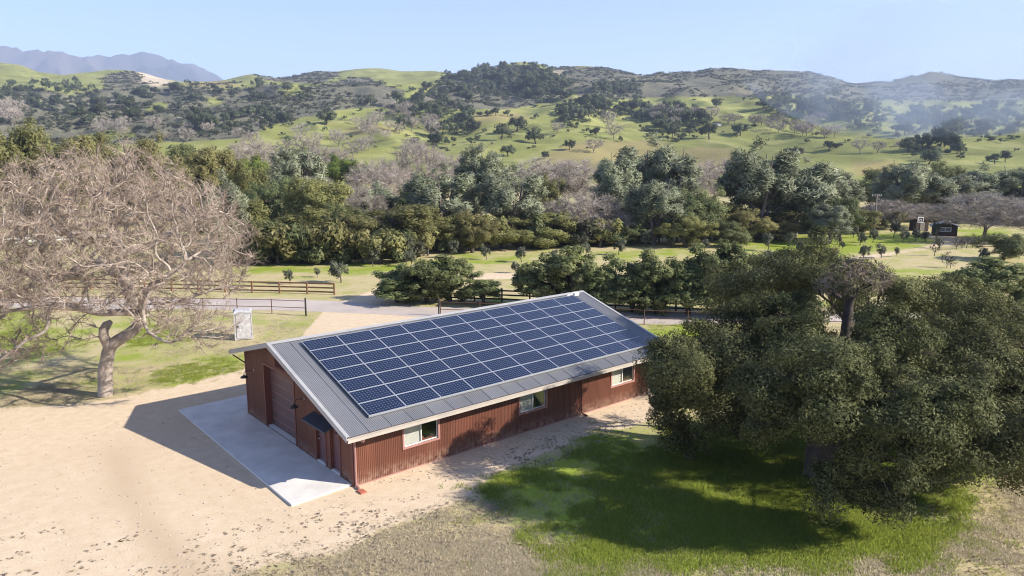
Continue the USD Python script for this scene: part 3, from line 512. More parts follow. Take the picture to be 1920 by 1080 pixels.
mb = MB(); mb.slab((-0.012, 1.08, 2.02), (0, 1.90, 0), (-0.52, 0, -0.19), (0, 0, 0.025)); mb.slab((-0.532, 1.08, 1.79), (0, 1.90, 0), (0.012, 0, 0), (0, 0, 0.045)); obj('canopy', mb.mesh(), M['awning_metal'], aw)
for yy in (1.16, 2.88): obj('bracket', MB().tube([(-0.015, yy, 1.66), (-0.30, yy, 1.88)], 0.014, 6).tube([(-0.015, yy, 1.66), (-0.015, yy, 2.0)], 0.014, 6).mesh(), M['black_metal'], aw)
gv_ = holder('gable_vent', parent=barn)
obj('vent_frame', trim(VENT[0], VENT[1], VENT[3], 0.06, VENT[2]).box((-0.03, VENT[0] - 0.06, VENT[2] - 0.06), (-0.012, VENT[1] + 0.06, VENT[2])).mesh(), M['rust_trim'], gv_)
for q in range(6): obj('louver', MB().slab((-0.02, VENT[0], VENT[2] + q * 0.066), (0, VENT[1] - VENT[0], 0), (0.06, 0, 0.05), (0, 0, 0.008)).mesh(), M['rust_trim'], gv_)
def lamp(y):
    l = holder('barn_lamp', parent=barn)
    obj('wall_plate', trimesh.creation.cylinder(0.05, 0.03, transform=trimesh.transformations.translation_matrix((-0.02, y, 2.32)) @ trimesh.transformations.rotation_matrix(math.pi / 2, [0, 1, 0])), M['steel'], l, smooth=40)
    obj('arm', MB().tube([(-0.02, y, 2.32), (-0.22, y, 2.36), (-0.38, y, 2.34), (-0.45, y, 2.27), (-0.455, y, 2.17)], 0.014, 8).mesh(), M['black_metal'], l, smooth=40)
    prof = np.array([(0.0, 0.10), (0.03, 0.10), (0.04, 0.06), (0.09, 0.04), (0.15, 0.0), (0.165, -0.04), (0.16, -0.04), (0.14, 0.0), (0.0, 0.05)])
    s = trimesh.creation.revolve(prof, sections=20); s.apply_translation((-0.455, y, 2.10)); obj('shade', s, M['black_metal'], l, smooth=40)
lamp(8.94); lamp(3.79)
obj('eave_bracket', MB().tube([(-0.02, BW - 0.02, 2.45), (-0.5, BW + 0.1, 2.88)], 0.03, 6).mesh(), M['soffit'], barn)
# solar panels, twelve by six cells each
PW, PH, GAPX, GAPY = 1.559, 0.798, 0.012, 0.012
pk = kit('solar_panel')
mb = MB()
for a, b in (((0, 0), (PW, 0.016)), ((0, PH - 0.016), (PW, PH)), ((0, 0.016), (0.016, PH - 0.016)), ((PW - 0.016, 0.016), (PW, PH - 0.016))): mb.box((*a, 0), (*b, 0.046))
obj('frame', mb.mesh(), M['panel_frame'], pk)
obj('backsheet', MB().box((0.016, 0.016, 0.030), (PW - 0.016, PH - 0.016, 0.040)).mesh(), M['backsheet'], pk)
cw, ch = (PW - 0.044) / 12, (PH - 0.044) / 6; v, f = [], []
for ix in range(12):
    for iy in range(6):
        x0, y0 = 0.022 + ix * cw + 0.0016, 0.022 + iy * ch + 0.0016; x1, y1 = x0 + cw - 0.0032, y0 + ch - 0.0032; c = 0.024; b0 = len(v)
        v += [(x0 + c, y0, 0.042), (x1 - c, y0, 0.042), (x1, y0 + c, 0.042), (x1, y1 - c, 0.042), (x1 - c, y1, 0.042), (x0 + c, y1, 0.042), (x0, y1 - c, 0.042), (x0, y0 + c, 0.042)]
        f += [(b0, b0 + q, b0 + q + 1) for q in range(1, 7)]
tag(obj('cells', (np.array(v), np.array(f)), M['cell'], pk), kind='stuff')
sl = 0.30148; dn = V(0, -math.cos(sl), -math.sin(sl)); nrm = V(0, -math.sin(sl), math.cos(sl))
P0 = V(0.67, 5.39, roof_z(5.39)) + nrm * 0.085
rot = np.eye(4); rot[0, :3] = (1, 0, 0); rot[1, :3] = dn * -1; rot[2, :3] = nrm
for r in range(7):
    for cidx in range(10):
        o = P0 + V(1, 0, 0) * cidx * (PW + GAPX) + dn * ((r + 1) * (PH + GAPY))
        x = UsdGeom.Xform.Define(stage, numbered(P(barn), 'solar_panel')); t = rot.copy(); t[3, :3] = o
        x.AddTransformOp().Set(Gf.Matrix4d(t.tolist())); x.GetPrim().GetReferences().AddInternalReference(pk.GetPath()); x.GetPrim().SetInstanceable(True)
for r in range(8):
    o = P0 + dn * (r * (PH + GAPY) + (0.1 if r == 0 else -0.05)) - nrm * 0.05
    obj('panel_rail', MB().slab(o, (10 * (PW + GAPX) - 0.02, 0, 0), dn * 0.04, nrm * 0.045).mesh(), M['panel_frame'], barn)
bx_ = P0 + V(15.75, 0, 0) + dn * -0.12
obj('junction_box', MB().slab(bx_, (0.32, 0, 0), dn * 0.18, nrm * 0.14).tube([bx_ + V(0.0, -0.05, 0.05), bx_ + V(-0.5, -0.1, 0.03)], 0.03, 6).mesh(), M['white_vinyl'], barn)
# concrete apron
ap = trimesh.creation.extrude_polygon(Polygon([(-2.35, 0.0), (-0.04, 0.12), (-0.04, 9.98), (1.5, 10.0), (1.6, 12.55), (-2.33, 12.42)]), 0.075, engine='earcut'); ap.apply_translation((0, 0, 0.004))
tag(obj('pavement', ap, M['concrete']), 'pale concrete apron in front of the barn doors', kind='structure')
sp = obj('splash_brick', MB().box((-0.12, -0.72, 0.0), (0.10, -0.42, 0.055)).mesh(), M['brick']); tag(sp, 'red brick on the ground under the downspout at the barn corner', 'brick')

# ---------------------------------------------------------------- growing trees
def unit(v): return v / (np.linalg.norm(v, axis=-1, keepdims=True) + 1e-12)
def rdir(rg, n): return unit(rg.normal(0, 1, (n, 3)))
def colonize(rg, pts, par, attr, step, infl, kill, iters, gnarl=0.25, grav=0.0):
    """limbs that grow from the given nodes towards the points of a crown"""
    pts = [np.asarray(p, float) for p in pts]; par = list(par); attr = np.asarray(attr, float); full = {}
    for _ in range(iters):
        if not len(attr): break
        tr = cKDTree(np.array(pts)); d, k = tr.query(attr, distance_upper_bound=infl)
        ok = np.isfinite(d)
        if not ok.any(): infl *= 1.5; continue
        ks = k[ok]; dv = unit(attr[ok] - np.array(pts)[ks]); acc = np.zeros((len(pts), 3)); np.add.at(acc, ks, dv)
        u = np.unique(ks); nd = unit(unit(acc[u]) + rg.normal(0, gnarl, (len(u), 3)) + V(0, 0, grav)); new = np.array(pts)[u] + nd * step
        d2, _ = tr.query(new); good = d2 > step * 0.45
        if not good.any(): break
        for a, b in zip(u[good], new[good]): pts.append(b); par.append(int(a))
        d3, _ = cKDTree(np.array(pts)).query(attr); attr = attr[d3 > kill]
    return np.array(pts), np.array(par)
def thick(par, tip, expo=2.3):
    n = len(par); s = np.zeros(n); kids = np.zeros(n, int)
    for i in range(n - 1, -1, -1):
        if s[i] == 0: s[i] = tip ** expo
        if par[i] >= 0: s[par[i]] += s[i]; kids[par[i]] += 1
    return s ** (1 / expo), kids
def limbs(mb, pts, par, r, rmin=0.0, sides=(5, 7, 10), rcap=None, wob=None):
    """continuous tubes along the thickest way from every fork"""
    n = len(par); best = np.full(n, -1)
    for i in range(n):
        p = par[i]
        if p >= 0 and (best[p] < 0 or r[i] > r[best[p]]): best[p] = i
    for i in range(n):
        p = par[i]
        if p >= 0 and best[p] == i: continue
        if r[i] < rmin: continue
        ch = ([p] if p >= 0 else []) + [i]; j = i
        while best[j] >= 0 and r[best[j]] >= rmin: j = best[j]; ch.append(j)
        if len(ch) < 2: continue
        rr = r[ch].copy()
        if p >= 0: rr[0] = min(rr[0], rr[1] * 1.15)
        if rcap: rr = np.minimum(rr, rcap)
        rr[-1] *= 0.5
        s = sides[0] if rr.max() < 0.05 else sides[1] if rr.max() < 0.15 else sides[2]
        if len(ch) > 2:
            q = pts[ch]; q = np.vstack([q[0], (q[:-2] + 2 * q[1:-1] + q[2:]) / 4, q[-1]])
        else: q = pts[ch]
        v, f = tube(q, rr, s); mb.add(v, f)
def spikes(base, d, L, r, kink=None, rg=None):
    """thin three-sided twigs that taper to a point, bent once if kink is given"""
    n = len(base); a = unit(np.cross(d, V(0.31, 0.52, 0.79))); b = np.cross(d, a); L = np.broadcast_to(L, (n,))[:, None]; r = np.broadcast_to(r, (n,))[:, None]
    ring = lambda c, k: [c + k * r * (a * math.cos(t) + b * math.sin(t)) for t in (0, 2.094, 4.189)]
    if kink is None:
        v = np.stack(ring(base, 1.0) + [base + d * L], 1); f = np.array([[0, 1, 3], [1, 2, 3], [2, 0, 3]])
    else:
        m = base + d * L * 0.5; d2 = unit(d + rg.normal(0, kink, (n, 3))); v = np.stack(ring(base, 1.0) + ring(m, 0.7) + [m + d2 * L * 0.5], 1)
        f = np.array([[0, 1, 4], [0, 4, 3], [1, 2, 5], [1, 5, 4], [2, 0, 3], [2, 3, 5], [3, 4, 6], [4, 5, 6], [5, 3, 6]])
    k = v.shape[1]; return v.reshape(-1, 3), (f[None] + (np.arange(n) * k)[:, None, None]).reshape(-1, 3)
def spike_points(base, d, L, t): return base + d * (np.broadcast_to(L, (len(base),))[:, None] * t)
def leaves(rg, centers, radii, n, size, aspect=0.5, outward=1.0, up=0.25, shell=0.5, spread=0.35, long_out=0.0, mid=None, extra=None):
    """single leaves spread through the clumps of a crown, thicker towards their outside; each leaf's normal leans outwards. extra: further leaves (places, outward ways)"""
    centers = np.asarray(centers, float); radii = np.broadcast_to(np.asarray(radii, float).reshape(len(centers), -1), (len(centers), 3))
    w = (radii.prod(1)) ** (2 / 3); k = rg.choice(len(centers), n, p=w / w.sum()); u = rdir(rg, n); rad = 1 - shell * rg.random(n) ** 1.6
    pos = centers[k] + u * radii[k] * rad[:, None]
    mid = centers.mean(0) - V(0, 0, 0.4) if mid is None else mid
    big = unit(pos - mid); o = unit(0.75 * u + 0.6 * big)
    if extra is not None: pos = np.vstack([pos, extra[0]]); u = np.vstack([u, extra[1]]); o = np.vstack([o, extra[1]]); n = len(pos)
    nrm = unit(outward * o + rg.normal(0, 0.45, (n, 3)) + V(0, 0, up)); t = unit(np.cross(nrm, rdir(rg, n)))
    if long_out: t = unit(t * (1 - long_out) + u * long_out); nrm = unit(nrm - t * (nrm * t).sum(1, keepdims=True))
    b = np.cross(nrm, t); s = (size * (1 + spread * rg.normal(0, 1, n)).clip(0.4, 2))[:, None]
    v = np.stack([pos - t * s * 0.5 - b * s * aspect * 0.5, pos + t * s * 0.6, pos + b * s * aspect * 0.6 - t * s * 0.3], 1); f = np.array([[0, 1, 2]])
    vn = unit(nrm * 0.55 + o * 0.6 + V(0, 0, 0.1))
    return v.reshape(-1, 3), (f + (np.arange(n) * 3)[:, None]).reshape(-1, 3), np.repeat(vn, 3, 0)
def dome(rg, n, c, rad, inner=0.35, flat=-0.35):
    """points through a domed crown"""
    out = []
    while len(out) < n:
        u = rdir(rg, 4 * n); q = u * (inner + (1 - inner) * rg.random((4 * n, 1)) ** 0.6); q = q[q[:, 2] > flat]; out = q[:n] if len(q) >= n else out
    return np.asarray(c) + out * np.asarray(rad)
def lumpy(rg, n, c, rad, k=9, inner=0.45, flat=-0.5, lump=0.45):
    """clump centres for an uneven crown of k lobes"""
    c = np.asarray(c, float); rad = np.asarray(rad, float); L = dome(rg, k, c, rad * (1 - lump * 0.85), 0.5, flat); lr = rad * lump * rg.uniform(0.7, 1.25, (k, 1))
    q = rg.integers(0, k, n); return L[q] + rdir(rg, n) * lr[q] * (inner + (1 - inner) * rg.random((n, 1)) ** 0.5)
KB = {}
def tree_parts(k, trunk, crown, bark, lm, extra=None):
    v = crown[0] if crown is not None else extra[0][0]; KB[str(k.GetPath())] = (2 * np.percentile(np.hypot(v[:, 0], v[:, 1]), 96), np.percentile(v[:, 2], 99.6))
    obj('trunk', trunk, bark, k, smooth=60)
    if crown is not None: leafmesh('crown', crown, lm, k)
    if extra is not None: obj('twigs', extra[0], extra[1], k)
def simple_trunk(rg, h, r0, targets, lean=0.08):
    mb = MB(); top = V(rg.normal(0, lean * h), rg.normal(0, lean * h), h); p = np.array([V(0, 0, -0.1), top * 0.33 + rg.normal(0, 0.05 * h, 3) * V(1, 1, 0), top * 0.7, top])
    mb.tube(p, [r0 * 1.25, r0 * 0.9, r0 * 0.7, r0 * 0.4], 7)
    for t in targets:
        s = p[1] + (p[3] - p[1]) * rg.random(); m = (s + t) / 2 + rg.normal(0, 0.06 * h, 3); mb.tube([s, m, t], [r0 * 0.45, r0 * 0.3, r0 * 0.08], 4)
    return mb
def leafy_kit(name, seed, h, w, mat, bark, nclump, nleaf, size, k=9, crad=0.16, trunk_h=0.3, flat=-0.55, lump=0.45, depth=None, **kw):
    rg = np.random.default_rng(seed); cz = h * (trunk_h + 1) / 2; rz = h * (1 - trunk_h) / 2 * 1.02
    cc = lumpy(rg, nclump, (0, 0, cz), (w / 2, (depth or w) / 2, rz), k, flat=flat, lump=lump); cc[:, 2] = np.clip(cc[:, 2], h * 0.08, h)
    cr = w * crad * rg.uniform(0.55, 1.35, (nclump, 1)) * V(1, 1, 0.95)
    tr = simple_trunk(rg, h * 0.72, w * 0.03, cc[rg.choice(nclump, min(nclump, 14), replace=False)]).mesh()
    kt = kit(name); tree_parts(kt, tr, leaves(rg, cc, cr, nleaf, size, **kw), bark, mat); return kt
def pine_kit(name, seed, h, w, nstem, nleaf, size):
    """open grey pine of several leaders with upswept plumes of needles"""
    rg = np.random.default_rng(seed); mb = MB(); C = lumpy(rg, 190, (0, 0, h * 0.60), (w * 0.46, w * 0.46, h * 0.42), 15, flat=-0.85, lump=0.30); C = C[C[:, 2] > h * 0.12]; C = C * np.where(C[:, 2:] > h * 0.6, V(1, 1, 1) * 0 + 1, 1)
    tops = [V(rg.normal(0, .1) * w, rg.normal(0, .1) * w, h * rg.uniform(.8, .97)) if nstem == 1 else V(math.cos(6.28 * s / nstem + rg.normal(0, .4)), math.sin(6.28 * s / nstem + rg.normal(0, .4)), 0) * w * .24 + V(0, 0, h * rg.uniform(.75, .95)) for s in range(nstem)]
    P_ = []
    for e in tops:
        p = np.array([V(0, 0, -.1), e * V(.15, .15, .22), e * V(.6, .6, .55), e]); P_.append(p); mb.tube(p, np.array([0.024, 0.019, 0.012, 0.003]) * h * 0.8, 7)
    for c in C[rg.choice(len(C), 46, replace=False)]:
        p = P_[rg.integers(nstem)]; t = np.clip(c[2] / h - rg.uniform(.08, .2), .12, .95); s = np.array([np.interp(t, [0, .22, .55, .95], p[:, i]) for i in range(3)]); mb.tube([s, (s + c) / 2 - V(0, 0, .02 * h), c], [0.005 * h, 0.0035 * h, 0.001 * h], 4)
    Rr = w * 0.082 * rg.uniform(0.6, 1.35, (len(C), 1)) * V(1, 1, 1.15)
    kt = kit(name); tree_parts(kt, mb.mesh(), leaves(rg, C, Rr, nleaf, size, aspect=0.2, outward=0.7, up=0.25, shell=0.8, long_out=0.45), M['bark_mauve'], M['needle']); return kt
def bare_kit(name, seed, h, w, natt, step, n1, L1, n2, L2, bark, twig, tip=0.012, r1=0.010, r2=0.006, trunk_h=0.22, kill=1.6):
    """leafless oak: gnarled limbs ending in a haze of twigs"""
    rg = np.random.default_rng(seed); th = h * trunk_h; pts = [V(0, 0, 0)] + [V(rg.normal(0, 0.05 * th), rg.normal(0, 0.05 * th), th * (i + 1) / 5) for i in range(5)]; par = [-1, 0, 1, 2, 3, 4]
    att = dome(rg, natt, (0, 0, h * 0.55), (w / 2, w / 2, h * 0.45), 0.3, -0.45); pts, par = colonize(rg, pts, par, att, step, step * 9, step * kill, 70, 0.3)
    r, kids = thick(par, tip); mb = MB(); limbs(mb, pts, par, r, 0.0, (3, 5, 7), rcap=w * 0.03)
    thin = np.where((np.arange(len(par)) > 8) & (r < tip * 4))[0]; src = rg.choice(thin, n1); dd = unit(pts[src] - pts[par[src]]); d1 = unit(dd + rg.normal(0, 0.65, (n1, 3)) + V(0, 0, 0.15)); l1 = L1 * rg.uniform(0.5, 1.3, n1)
    v1, f1 = spikes(pts[src], d1, l1, r1, 0.35, rg); k = rg.integers(0, n1, n2); b2 = pts[src][k] + d1[k] * (l1[k] * rg.uniform(0.2, 0.95, n2))[:, None]; d2 = unit(d1[k] + rg.normal(0, 0.7, (n2, 3))); v2, f2 = spikes(b2, d2, L2 * rg.uniform(0.5, 1.3, n2), r2)
    kt = kit(name); tree_parts(kt, mb.mesh(), None, bark, None, ((np.vstack([v1, v2]), np.vstack([f1, f2 + len(v1)])), twig)); return kt

# ---------------------------------------------------------------- the great bare oak on the lawn
rg = np.random.default_rng(11)
B0 = at(198, 742); dB = (B0 - EYE) @ FW; sB = dB / F * 1.02; LF = unit(FH)
def bp(px, py, dep=0.0): return V(0, 0, 0) + RT * (px - 198) * sB + V(0, 0, 1) * (742 - py) * sB / math.cos(PITCH) + LF * dep
pts, par = [], []
def chain(start, way, seg=0.3):
    """adds a limb through the given points to the skeleton"""
    p0 = pts[start] if start >= 0 else None; way = ([p0] if start >= 0 else []) + way; w = np.array(way); L = np.r_[0, np.cumsum(np.linalg.norm(np.diff(w, axis=0), axis=1))]; n = max(2, int(L[-1] / seg)); t = np.linspace(0, L[-1], n + 1)
    q = np.stack([np.interp(t, L, w[:, i]) for i in range(3)], 1); q[1:-1] += rg.normal(0, 0.045, (len(q) - 2, 3)); last = start
    for i in range(0 if start < 0 else 1, len(q)): pts.append(q[i]); par.append(last); last = len(pts) - 1
    return last
t0 = chain(-1, [bp(198, 746), bp(200, 715), bp(205, 680), bp(214, 650)])
t1 = chain(t0, [bp(240, 633, .1), bp(266, 615, .2), bp(277, 590, .2)])
st = chain(t0, [bp(207, 632, -.2), bp(212, 612, -.3), bp(224, 603, -.1)])
a1 = chain(t1, [bp(262, 575, .2), bp(249, 545, .4), bp(243, 505, .3), bp(246, 470, .2), bp(232, 435, 0)])
a2 = chain(t1, [bp(292, 567, -.6), bp(312, 540, -1.2), bp(340, 525, -1.8), bp(372, 505, -2.0), bp(405, 480, -1.6)])
a3 = chain(t1, [bp(255, 585, -.8), bp(228, 575, -1.6), bp(215, 560, -2.4), bp(180, 552, -3.0), bp(130, 560, -3.6)])
a4 = chain(a1 - 6, [bp(215, 530, 1.0), bp(190, 505, 1.6), bp(150, 512, 2.0), bp(118, 535, 2.2), bp(80, 542, 2.4), bp(35, 545, 2.2)])
a5 = chain(a1 - 4, [bp(275, 480, 1.2), bp(310, 450, 2.2), bp(350, 430, 2.8), bp(395, 425, 3.0)])
a6 = chain(a1 - 2, [bp(210, 450, -1.0), bp(170, 430, -2.0), bp(120, 420, -2.6), bp(70, 430, -2.8)])
a7 = chain(t1, [bp(300, 585, 1.0), bp(335, 575, 2.0), bp(370, 562, 2.6), bp(420, 560, 2.8)])
a8 = chain(a3 - 5, [bp(190, 590, -3.4), bp(150, 610, -3.8), bp(110, 640, -4.0), bp(70, 655, -3.8)])
a9 = chain(a2 - 8, [bp(318, 575, -2.0), bp(342, 600, -2.8), bp(375, 618, -3.0), bp(392, 612, -3.0)])
att = np.vstack([dome(rg, 2300, bp(212, 478), (7.3, 7.0, 5.0), 0.35, -0.38) @ np.eye(3), dome(rg, 260, bp(80, 610, -3), (3.6, 2.5, 1.7), 0.1, -0.9), dome(rg, 140, bp(395, 590, -1.5), (2.2, 2.5, 1.4), 0.1, -0.9), dome(rg, 260, bp(30, 500, 1), (3.6, 3.5, 3.4), 0.1, -0.9)])
pts, par = colonize(rg, pts, par, att, 0.30, 2.6, 0.52, 90, 0.42)
r, kids = thick(par, 0.021, 2.25); r = np.minimum(r, 0.30)
r[a7 + 1:a8 + 1] = np.minimum(r[a7 + 1:a8 + 1], 0.07)
for i in range(a9 + 1, len(r)): r[i] = min(r[i], r[par[i]])
r[:t0 + 1] = np.linspace(0.36, 0.30, t0 + 1); r[t0 + 1:t1 + 1] = np.linspace(0.29, 0.25, t1 - t0); r[t1 + 1:st + 1] = np.linspace(0.24, 0.20, st - t1)
mb = MB(); limbs(mb, pts, par, r, 0.0, (4, 6, 11))
bo = thing('bare_oak', 'great leafless oak with crooked limbs on the lawn left of the barn', 'tree', B0)
obj('trunk', mb.mesh(), M['bark_pale'], bo, smooth=60)
thin = np.where((np.arange(len(par)) > st + 40) & (r < 0.06))[0]; n1 = 20000
src = rg.choice(thin, n1); dd = unit(pts[src] - pts[par[src]]); d1 = unit(dd + rg.normal(0, 0.6, (n1, 3)) + V(0, 0, 0.12)); l1 = 0.62 * rg.uniform(0.4, 1.3, n1)
v1, f1 = spikes(pts[src], d1, l1, 0.0128, 0.5, rg)
n2 = 58000; kk = rg.integers(0, n1, n2); b2 = pts[src][kk] + d1[kk] * (l1[kk] * rg.uniform(0.15, 0.95, n2))[:, None]; d2 = unit(d1[kk] + rg.normal(0, 0.75, (n2, 3))); v2, f2 = spikes(b2, d2, 0.27 * rg.uniform(0.5, 1.4, n2), 0.0086)
obj('twigs', (np.vstack([v1, v2]), np.vstack([f1, f2 + len(v1)])), M['twig_pale'], bo)

# ---------------------------------------------------------------- live oaks right of the barn
def live_oak(seed, base, lobes, natt, nleaf, label, trunk_r, size=0.078, bark='bark_live', start=None, density=1.0, mat='leaf_oak_near', tl=1.4, name='live_oak'):
    """lobes: (centre relative to the base, radii)"""
    rg = np.random.default_rng(seed); pts = [V(0, 0, -0.1), V(0.05, 0.02, 0.5), V(0.0, 0.08, 1.0), V(0.08, 0.1, tl)]; par = [-1, 0, 1, 2]
    if start:
        for way in start:
            last = 3
            for q in way: pts.append(V(*q)); par.append(last); last = len(pts) - 1
    vol = np.array([np.prod(l[1]) ** (2 / 3) for l in lobes]); att = np.vstack([dome(rg, max(20, int(natt * v / vol.sum())), l[0], l[1], 0.45, -0.75) for v, l in zip(vol, lobes)]); att = att[att[:, 2] > 0.5]
    pts, par = colonize(rg, pts, par, att, 0.34, 3.2, 0.62, 80, 0.3)
    r, kids = thick(par, 0.016, 2.2); r = np.minimum(r, trunk_r); r[:4] = np.linspace(trunk_r * 1.35, trunk_r, 4); mb = MB(); limbs(mb, pts, par, r, 0.0, (3, 6, 10))
    o = thing(name, label, 'tree', base); obj('trunk', mb.mesh(), M[bark], o, smooth=60)
    tips = pts[(kids == 0)]; tips = tips[tips[:, 2] > 0.4]
    c = tips + rg.normal(0, 0.15, tips.shape); cr = rg.uniform(0.35, 0.85, (len(c), 1)) * V(1, 1, 0.8)
    m = int(nleaf * 1.9); LC, LR = [], []
    for lc, lr in lobes:
        for _ in range(17):
            d_ = rdir(rg, 1)[0]; d_[2] = abs(d_[2]) * 1.0 if rg.random() < .6 else d_[2]; lc, lr = V(*lc), V(*lr); LC.append(lc + d_ * lr * rg.uniform(.45, .95)); LR.append(lr * rg.uniform(.2, .46) * V(*rg.uniform(.8, 1.25, 3)))
    LC, LR = np.array(LC), np.array(LR); w_ = LR.prod(1) ** (2 / 3); k = rg.choice(len(LC), m, p=w_ / w_.sum()); u = rdir(rg, m); q = LC[k] + u * LR[k] * (1.06 - 0.6 * rg.random((m, 1)) ** 1.4)
    ok = (fbm(q * 1.1, seed, 3) + 0.12 * (rg.random(m) - .5) > 0.47) & (q[:, 2] > 0.25) & (u[:, 2] > -0.85); q, u = q[ok], u[ok]
    leafmesh('crown', leaves(rg, c, cr, nleaf * 6 // 10, size, aspect=0.5, up=0.25, shell=0.85, spread=0.35, extra=(q, unit(u + rg.normal(0, .25, u.shape)))), M[mat], o)
    return o, pts, r
def off(px, py, base, dep=0.0):                             # a point of a crown, read in the picture, dep metres behind its trunk
    w = (base - EYE) @ FH + dep; d = ray(px, py); d = d / (d @ FH); return EYE + d * w - base
b1 = at(1385, 815); b2 = at(1535, 892); b3 = at(1850, 880); b4 = at(1610, 745); b5 = at(1500, 690)
L1 = [(off(1262, 685, b1, -1.8), (1.05, 1.0, .85)), (off(1292, 695, b1, -4.0), (1.25, 1.3, 1.0)), (off(1330, 645, b1, -1.8), (1.5, 1.5, 1.0)), (off(1400, 595, b1, -.5), (1.5, 1.5, 1.0)), (off(1380, 680, b1, -3.0), (1.8, 1.6, 1.2)), (off(1330, 755, b1, -3.5), (1.45, 1.3, 1.1)), (off(1255, 775, b1, -2.5), (.85, .9, 1.0)), (off(1440, 640, b1, -2.0), (1.4, 1.3, 1.0)), (off(1400, 775, b1, -3.0), (1.2, 1.1, .9)), (off(1245, 735, b1, -1.0), (.8, .8, .7)), (off(1290, 830, b1, -3.0), (.7, .7, .7)), (V(8.8, -7.5, 4.4) - b1, (1.05, 1.05, .75)), (V(9.7, -6.4, 4.6) - b1, (1.0, 1.0, .7)), (V(14.8, -5.7, 3.3) - b1, (1.2, 1.0, 1.0))]
live_oak(21, b1, L1, 760, 90000, 'dense dark live oak shading the back corner of the barn', 0.26)
L2 = [(off(1560, 745, b2, -4.2), (1.9, 1.7, 1.25)), (off(1655, 725, b2, -3.2), (1.7, 1.6, 1.25)), (off(1490, 720, b2, -2.6), (1.35, 1.3, 1.0)), (off(1660, 850, b2, -5.6), (1.2, 1.2, 1.35)), (off(1575, 900, b2, -5.0), (1.1, 0.9, .85)), (off(1650, 935, b2, -4.8), (1.15, 0.9, .7)), (V(9.6, -14.6, 3.0) - b2, (1.1, 1.0, .8)), (off(1540, 690, b2, -4.3), (1.5, 1.4, 1.0)), (off(1700, 800, b2, -6.0), (1.1, 1.2, 1.0)), (off(1500, 640, b2, 0), (1.5, 1.6, 1.0)), (off(1690, 640, b2, -.8), (1.7, 1.7, 1.2)), (off(1480, 590, b2, 2.6), (1.6, 1.6, 1.0)), (off(1600, 680, b2, -1.0), (1.6, 1.6, 1.1)), (off(1730, 780, b2, -4.2), (1.2, 1.2, 1.1)), (off(1430, 800, b2, -3.8), (.8, .8, .6)), (off(1465, 765, b2, -3.0), (1.1, 1.1, .9)), (off(1425, 725, b2, -3.9), (1.0, 1.0, .8)), (off(1720, 830, b2, -5.8), (1.0, 1.0, 1.0)), (off(1780, 770, b2, -5.7), (1.1, 1.1, .9)), (off(1620, 790, b2, -4.6), (1.3, 1.1, 1.0))]
live_oak(22, b2, L2, 900, 120000, 'big live oak with drooping sunlit foliage at the front of the grove', 0.42, start=[[off(1535, 800, b2, 0.2), off(1540, 740, b2, 0.4)]])
L3 = [(off(1790, 660, b3, .5), (2.0, 2.0, 1.4)), (off(1880, 690, b3, -1.0), (2.1, 2.0, 1.5)), (off(1840, 745, b3, -2.6), (2.0, 1.5, 1.2)), (off(1760, 720, b3, -2.0), (1.5, 1.5, 1.2)), (off(1950, 770, b3, -2.5), (1.8, 1.8, 1.7)), (off(1905, 840, b3, -3.4), (1.4, 1.1, 1.3)), (off(1830, 600, b3, 1.5), (1.6, 1.6, 1.0)), (off(1990, 680, b3, 1.0), (2.0, 2.0, 1.8)), (off(1870, 620, b3, 3.0), (1.8, 1.8, 1.1)), (V(12.2, -16.2, 3.2) - b3, (1.2, 1.1, .9)), (V(13.2, -17.3, 4.0) - b3, (1.3, 1.2, 1.0)), (V(10.9, -15.3, 3.1) - b3, (1.1, 1.1, .85)), (V(11.6, -14.4, 3.6) - b3, (1.1, 1.0, .8))]
live_oak(23, b3, L3, 820, 110000, 'spreading live oak at the right edge with foliage hanging to the ground', 0.32)
L4 = [(off(1540, 510, b4, 0), (2.2, 2.2, 1.5)), (off(1640, 560, b4, 0), (2.5, 2.2, 1.6)), (off(1730, 590, b4, 0), (2.6, 2.4, 1.6)), (off(1480, 520, b4, 1.0), (2.2, 2.2, 1.3)), (off(1790, 580, b4, 1.5), (2.2, 2.2, 1.5)), (off(1650, 650, b4, -1.2), (2.2, 1.6, 1.2)), (off(1400, 540, b4, 1.5), (2.0, 2.0, 1.2))]
live_oak(24, b4, L4, 760, 100000, 'tall grey green live oak standing behind the leaning dead snag', 0.34, size=0.09, tl=2.0)
# leaning half-dead oak whose bare crooked top rises out of the grove
bs = at(1560, 850); rg = np.random.default_rng(31); pts, par = [], []
s0 = chain(-1, [V(0, 0, 0), off(1564, 740, bs), off(1580, 655, bs), off(1590, 590, bs, .2), off(1592, 560, bs, .2)])
s1 = chain(s0, [off(1600, 545, bs, .1), off(1618, 535, bs, 0), off(1640, 530, bs, -.3)], 0.2); s2 = chain(s0, [off(1575, 560, bs, 0), off(1560, 548, bs, -.2)], 0.2); s3 = chain(s0, [off(1588, 535, bs, .3), off(1580, 505, bs, .5), off(1600, 485, bs, .4)], 0.2)
s4 = chain(s0 - 7, [off(1545, 640, bs, -.5), off(1528, 655, bs, -.8)], 0.25); s5 = chain(s0 - 6, [off(1625, 620, bs, -.5), off(1650, 615, bs, -.9), off(1665, 650, bs, -1.0)], 0.25)
att = np.vstack([dome(rg, 150, off(1612, 520, bs, 0), (1.5, 1.2, 0.8), 0.2, -0.6), dome(rg, 90, off(1650, 650, bs, -.9), (0.9, 0.8, 1.0), 0.1, -1), dome(rg, 60, off(1540, 640, bs, -.5), (0.7, .7, .6), 0.1, -1), dome(rg, 50, off(1560, 530, bs, 0), (0.8, .7, .6), 0.1, -1)])
